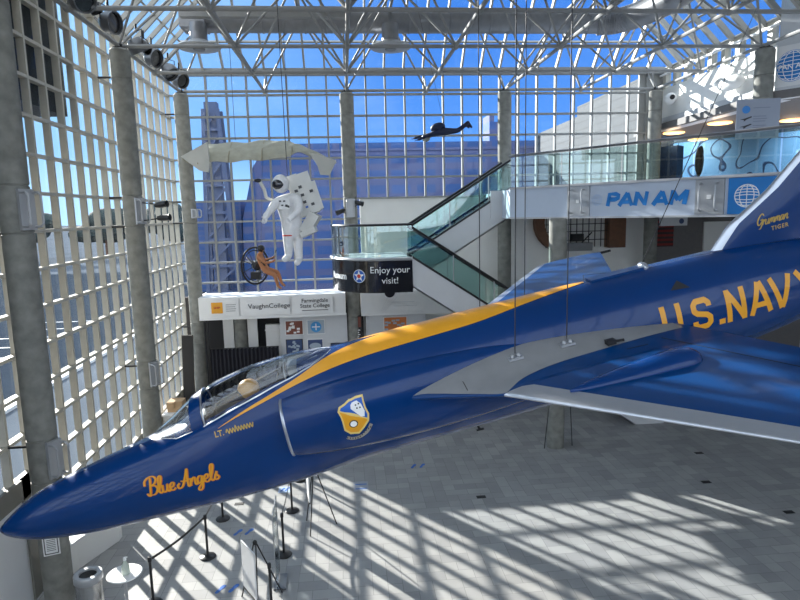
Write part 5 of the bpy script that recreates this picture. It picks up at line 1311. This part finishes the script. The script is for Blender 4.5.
# road and kerbs outside
b = MB(); b.box(-60, -14, 5, 90, -.27, -.24); struct(b.build('floor_road', mat('asphalt', (.03, .04, .055), 1, var=.2, scale=.6, spec=0)))
b = MB()
for k in range(14): b.box(-24, -19, 8+k*3, 8.12+k*3, -.24, -.23); b.box(-40, -35, 8+k*3, 8.12+k*3, -.24, -.23)
b.box(-14.2, -13.9, 5, 90, -.27, -.12); struct(b.build('trim_7', M_wpaint))

# ================================================================== LIGHT
SD = V((.62*math.cos(math.radians(SUN_EL := 20.5)), -.785*math.cos(math.radians(20.5)), -math.sin(math.radians(20.5))))
sl = bpy.data.lights.new('sun', 'SUN'); sl.energy = 10; sl.angle = math.radians(.55); sl.color = (1, .90, .78)
so = bpy.data.objects.new('sun', sl); COL.objects.link(so); so.rotation_euler = SD.to_track_quat('-Z', 'Y').to_euler()
w = bpy.data.worlds.new('sky'); SC.world = w; w.use_nodes = True; nt = w.node_tree; nt.nodes.clear(); N = nt.nodes; L = nt.links
out = N.new('ShaderNodeOutputWorld'); bg = N.new('ShaderNodeBackground'); tc = N.new('ShaderNodeTexCoord')
# sky brightness: deeper blue to mid height, added white fill overhead and behind the camera, paler towards the sun side (-X, +Y) and the horizon, thin clouds
sep = N.new('ShaderNodeSeparateXYZ'); L.new(tc.outputs['Generated'], sep.inputs[0])
cr = N.new('ShaderNodeValToRGB'); e = cr.color_ramp.elements; e[0].position = 0; e[0].color = (.42, .62, .92, 1); e[1].position = .62; e[1].color = (1.3, 1.35, 1.45, 1)
x = e.new(.10); x.color = (.085, .24, .60, 1); x = e.new(.3); x.color = (.045, .165, .50, 1); x = e.new(.42); x.color = (.10, .26, .70, 1)
L.new(sep.outputs['Z'], cr.inputs[0])
dp = N.new('ShaderNodeVectorMath'); dp.operation = 'DOT_PRODUCT'; dp.inputs[1].default_value = (-.80, .52, .30)
nrmz = N.new('ShaderNodeVectorMath'); nrmz.operation = 'NORMALIZE'; L.new(tc.outputs['Generated'], nrmz.inputs[0]); L.new(nrmz.outputs[0], dp.inputs[0])
mr = N.new('ShaderNodeMapRange'); mr.inputs['From Min'].default_value = .5; mr.inputs['From Max'].default_value = 1.05; L.new(dp.outputs['Value'], mr.inputs['Value'])
mx = N.new('ShaderNodeMix'); mx.data_type = 'RGBA'; mx.inputs[7].default_value = (.36, .60, .80, 1)
L.new(mr.outputs[0], mx.inputs[0]); L.new(cr.outputs[0], mx.inputs[6])
nz = N.new('ShaderNodeTexNoise'); nz.inputs['Scale'].default_value = 3.0; nz.inputs['Detail'].default_value = 6
mp = N.new('ShaderNodeMapping'); mp.inputs['Scale'].default_value = (1, 1, 3); L.new(tc.outputs['Generated'], mp.inputs[0]); L.new(mp.outputs[0], nz.inputs['Vector'])
mc = N.new('ShaderNodeMapRange'); mc.inputs['From Min'].default_value = .55; mc.inputs['From Max'].default_value = .8; mc.inputs['To Max'].default_value = .18; L.new(nz.outputs['Fac'], mc.inputs['Value'])
m3 = N.new('ShaderNodeMix'); m3.data_type = 'RGBA'; m3.inputs[7].default_value = (.75, .88, 1.0, 1); L.new(mc.outputs[0], m3.inputs[0]); L.new(mx.outputs[2], m3.inputs[6])
mb = N.new('ShaderNodeMapRange'); mb.inputs['From Min'].default_value = .35; mb.inputs['From Max'].default_value = -.25; L.new(sep.outputs['Y'], mb.inputs['Value'])
m4 = N.new('ShaderNodeMix'); m4.data_type = 'RGBA'; m4.inputs[7].default_value = (1.25, 1.35, 1.5, 1); L.new(mb.outputs[0], m4.inputs[0]); L.new(m3.outputs[2], m4.inputs[6])
L.new(m4.outputs[2], bg.inputs[0]); bg.inputs[1].default_value = 1.0; L.new(bg.outputs[0], out.inputs[0])

# ================================================================== CAMERA
cam = bpy.data.cameras.new('camera'); co = bpy.data.objects.new('camera', cam); COL.objects.link(co)
F_PX = 598.7313; cam.sensor_width = 36; cam.lens = F_PX*36/800; cam.clip_end = 2000; cam.clip_start = .05
yaw, pit, rol = [math.radians(a) for a in (5.0698, 8.3473, -1.3971)]
Fv = V((math.sin(yaw)*math.cos(pit), math.cos(yaw)*math.cos(pit), -math.sin(pit))); Rv = V((math.cos(yaw), -math.sin(yaw), 0)); Uv = Rv.cross(Fv)
R2 = Rv*math.cos(rol)+Uv*math.sin(rol); U2 = -Rv*math.sin(rol)+Uv*math.cos(rol)
MC = Matrix(((R2.x, U2.x, -Fv.x), (R2.y, U2.y, -Fv.y), (R2.z, U2.z, -Fv.z))).to_4x4(); MC.translation = V((0, 0, 7.4169)); co.matrix_world = MC
SC.camera = co
SC.view_settings.view_transform = 'Standard'; SC.view_settings.look = 'None'; SC.view_settings.gamma = 1; SC.view_settings.exposure = .88
SC.cycles.max_bounces = 10; SC.cycles.transparent_max_bounces = 24; SC.cycles.diffuse_bounces = 5
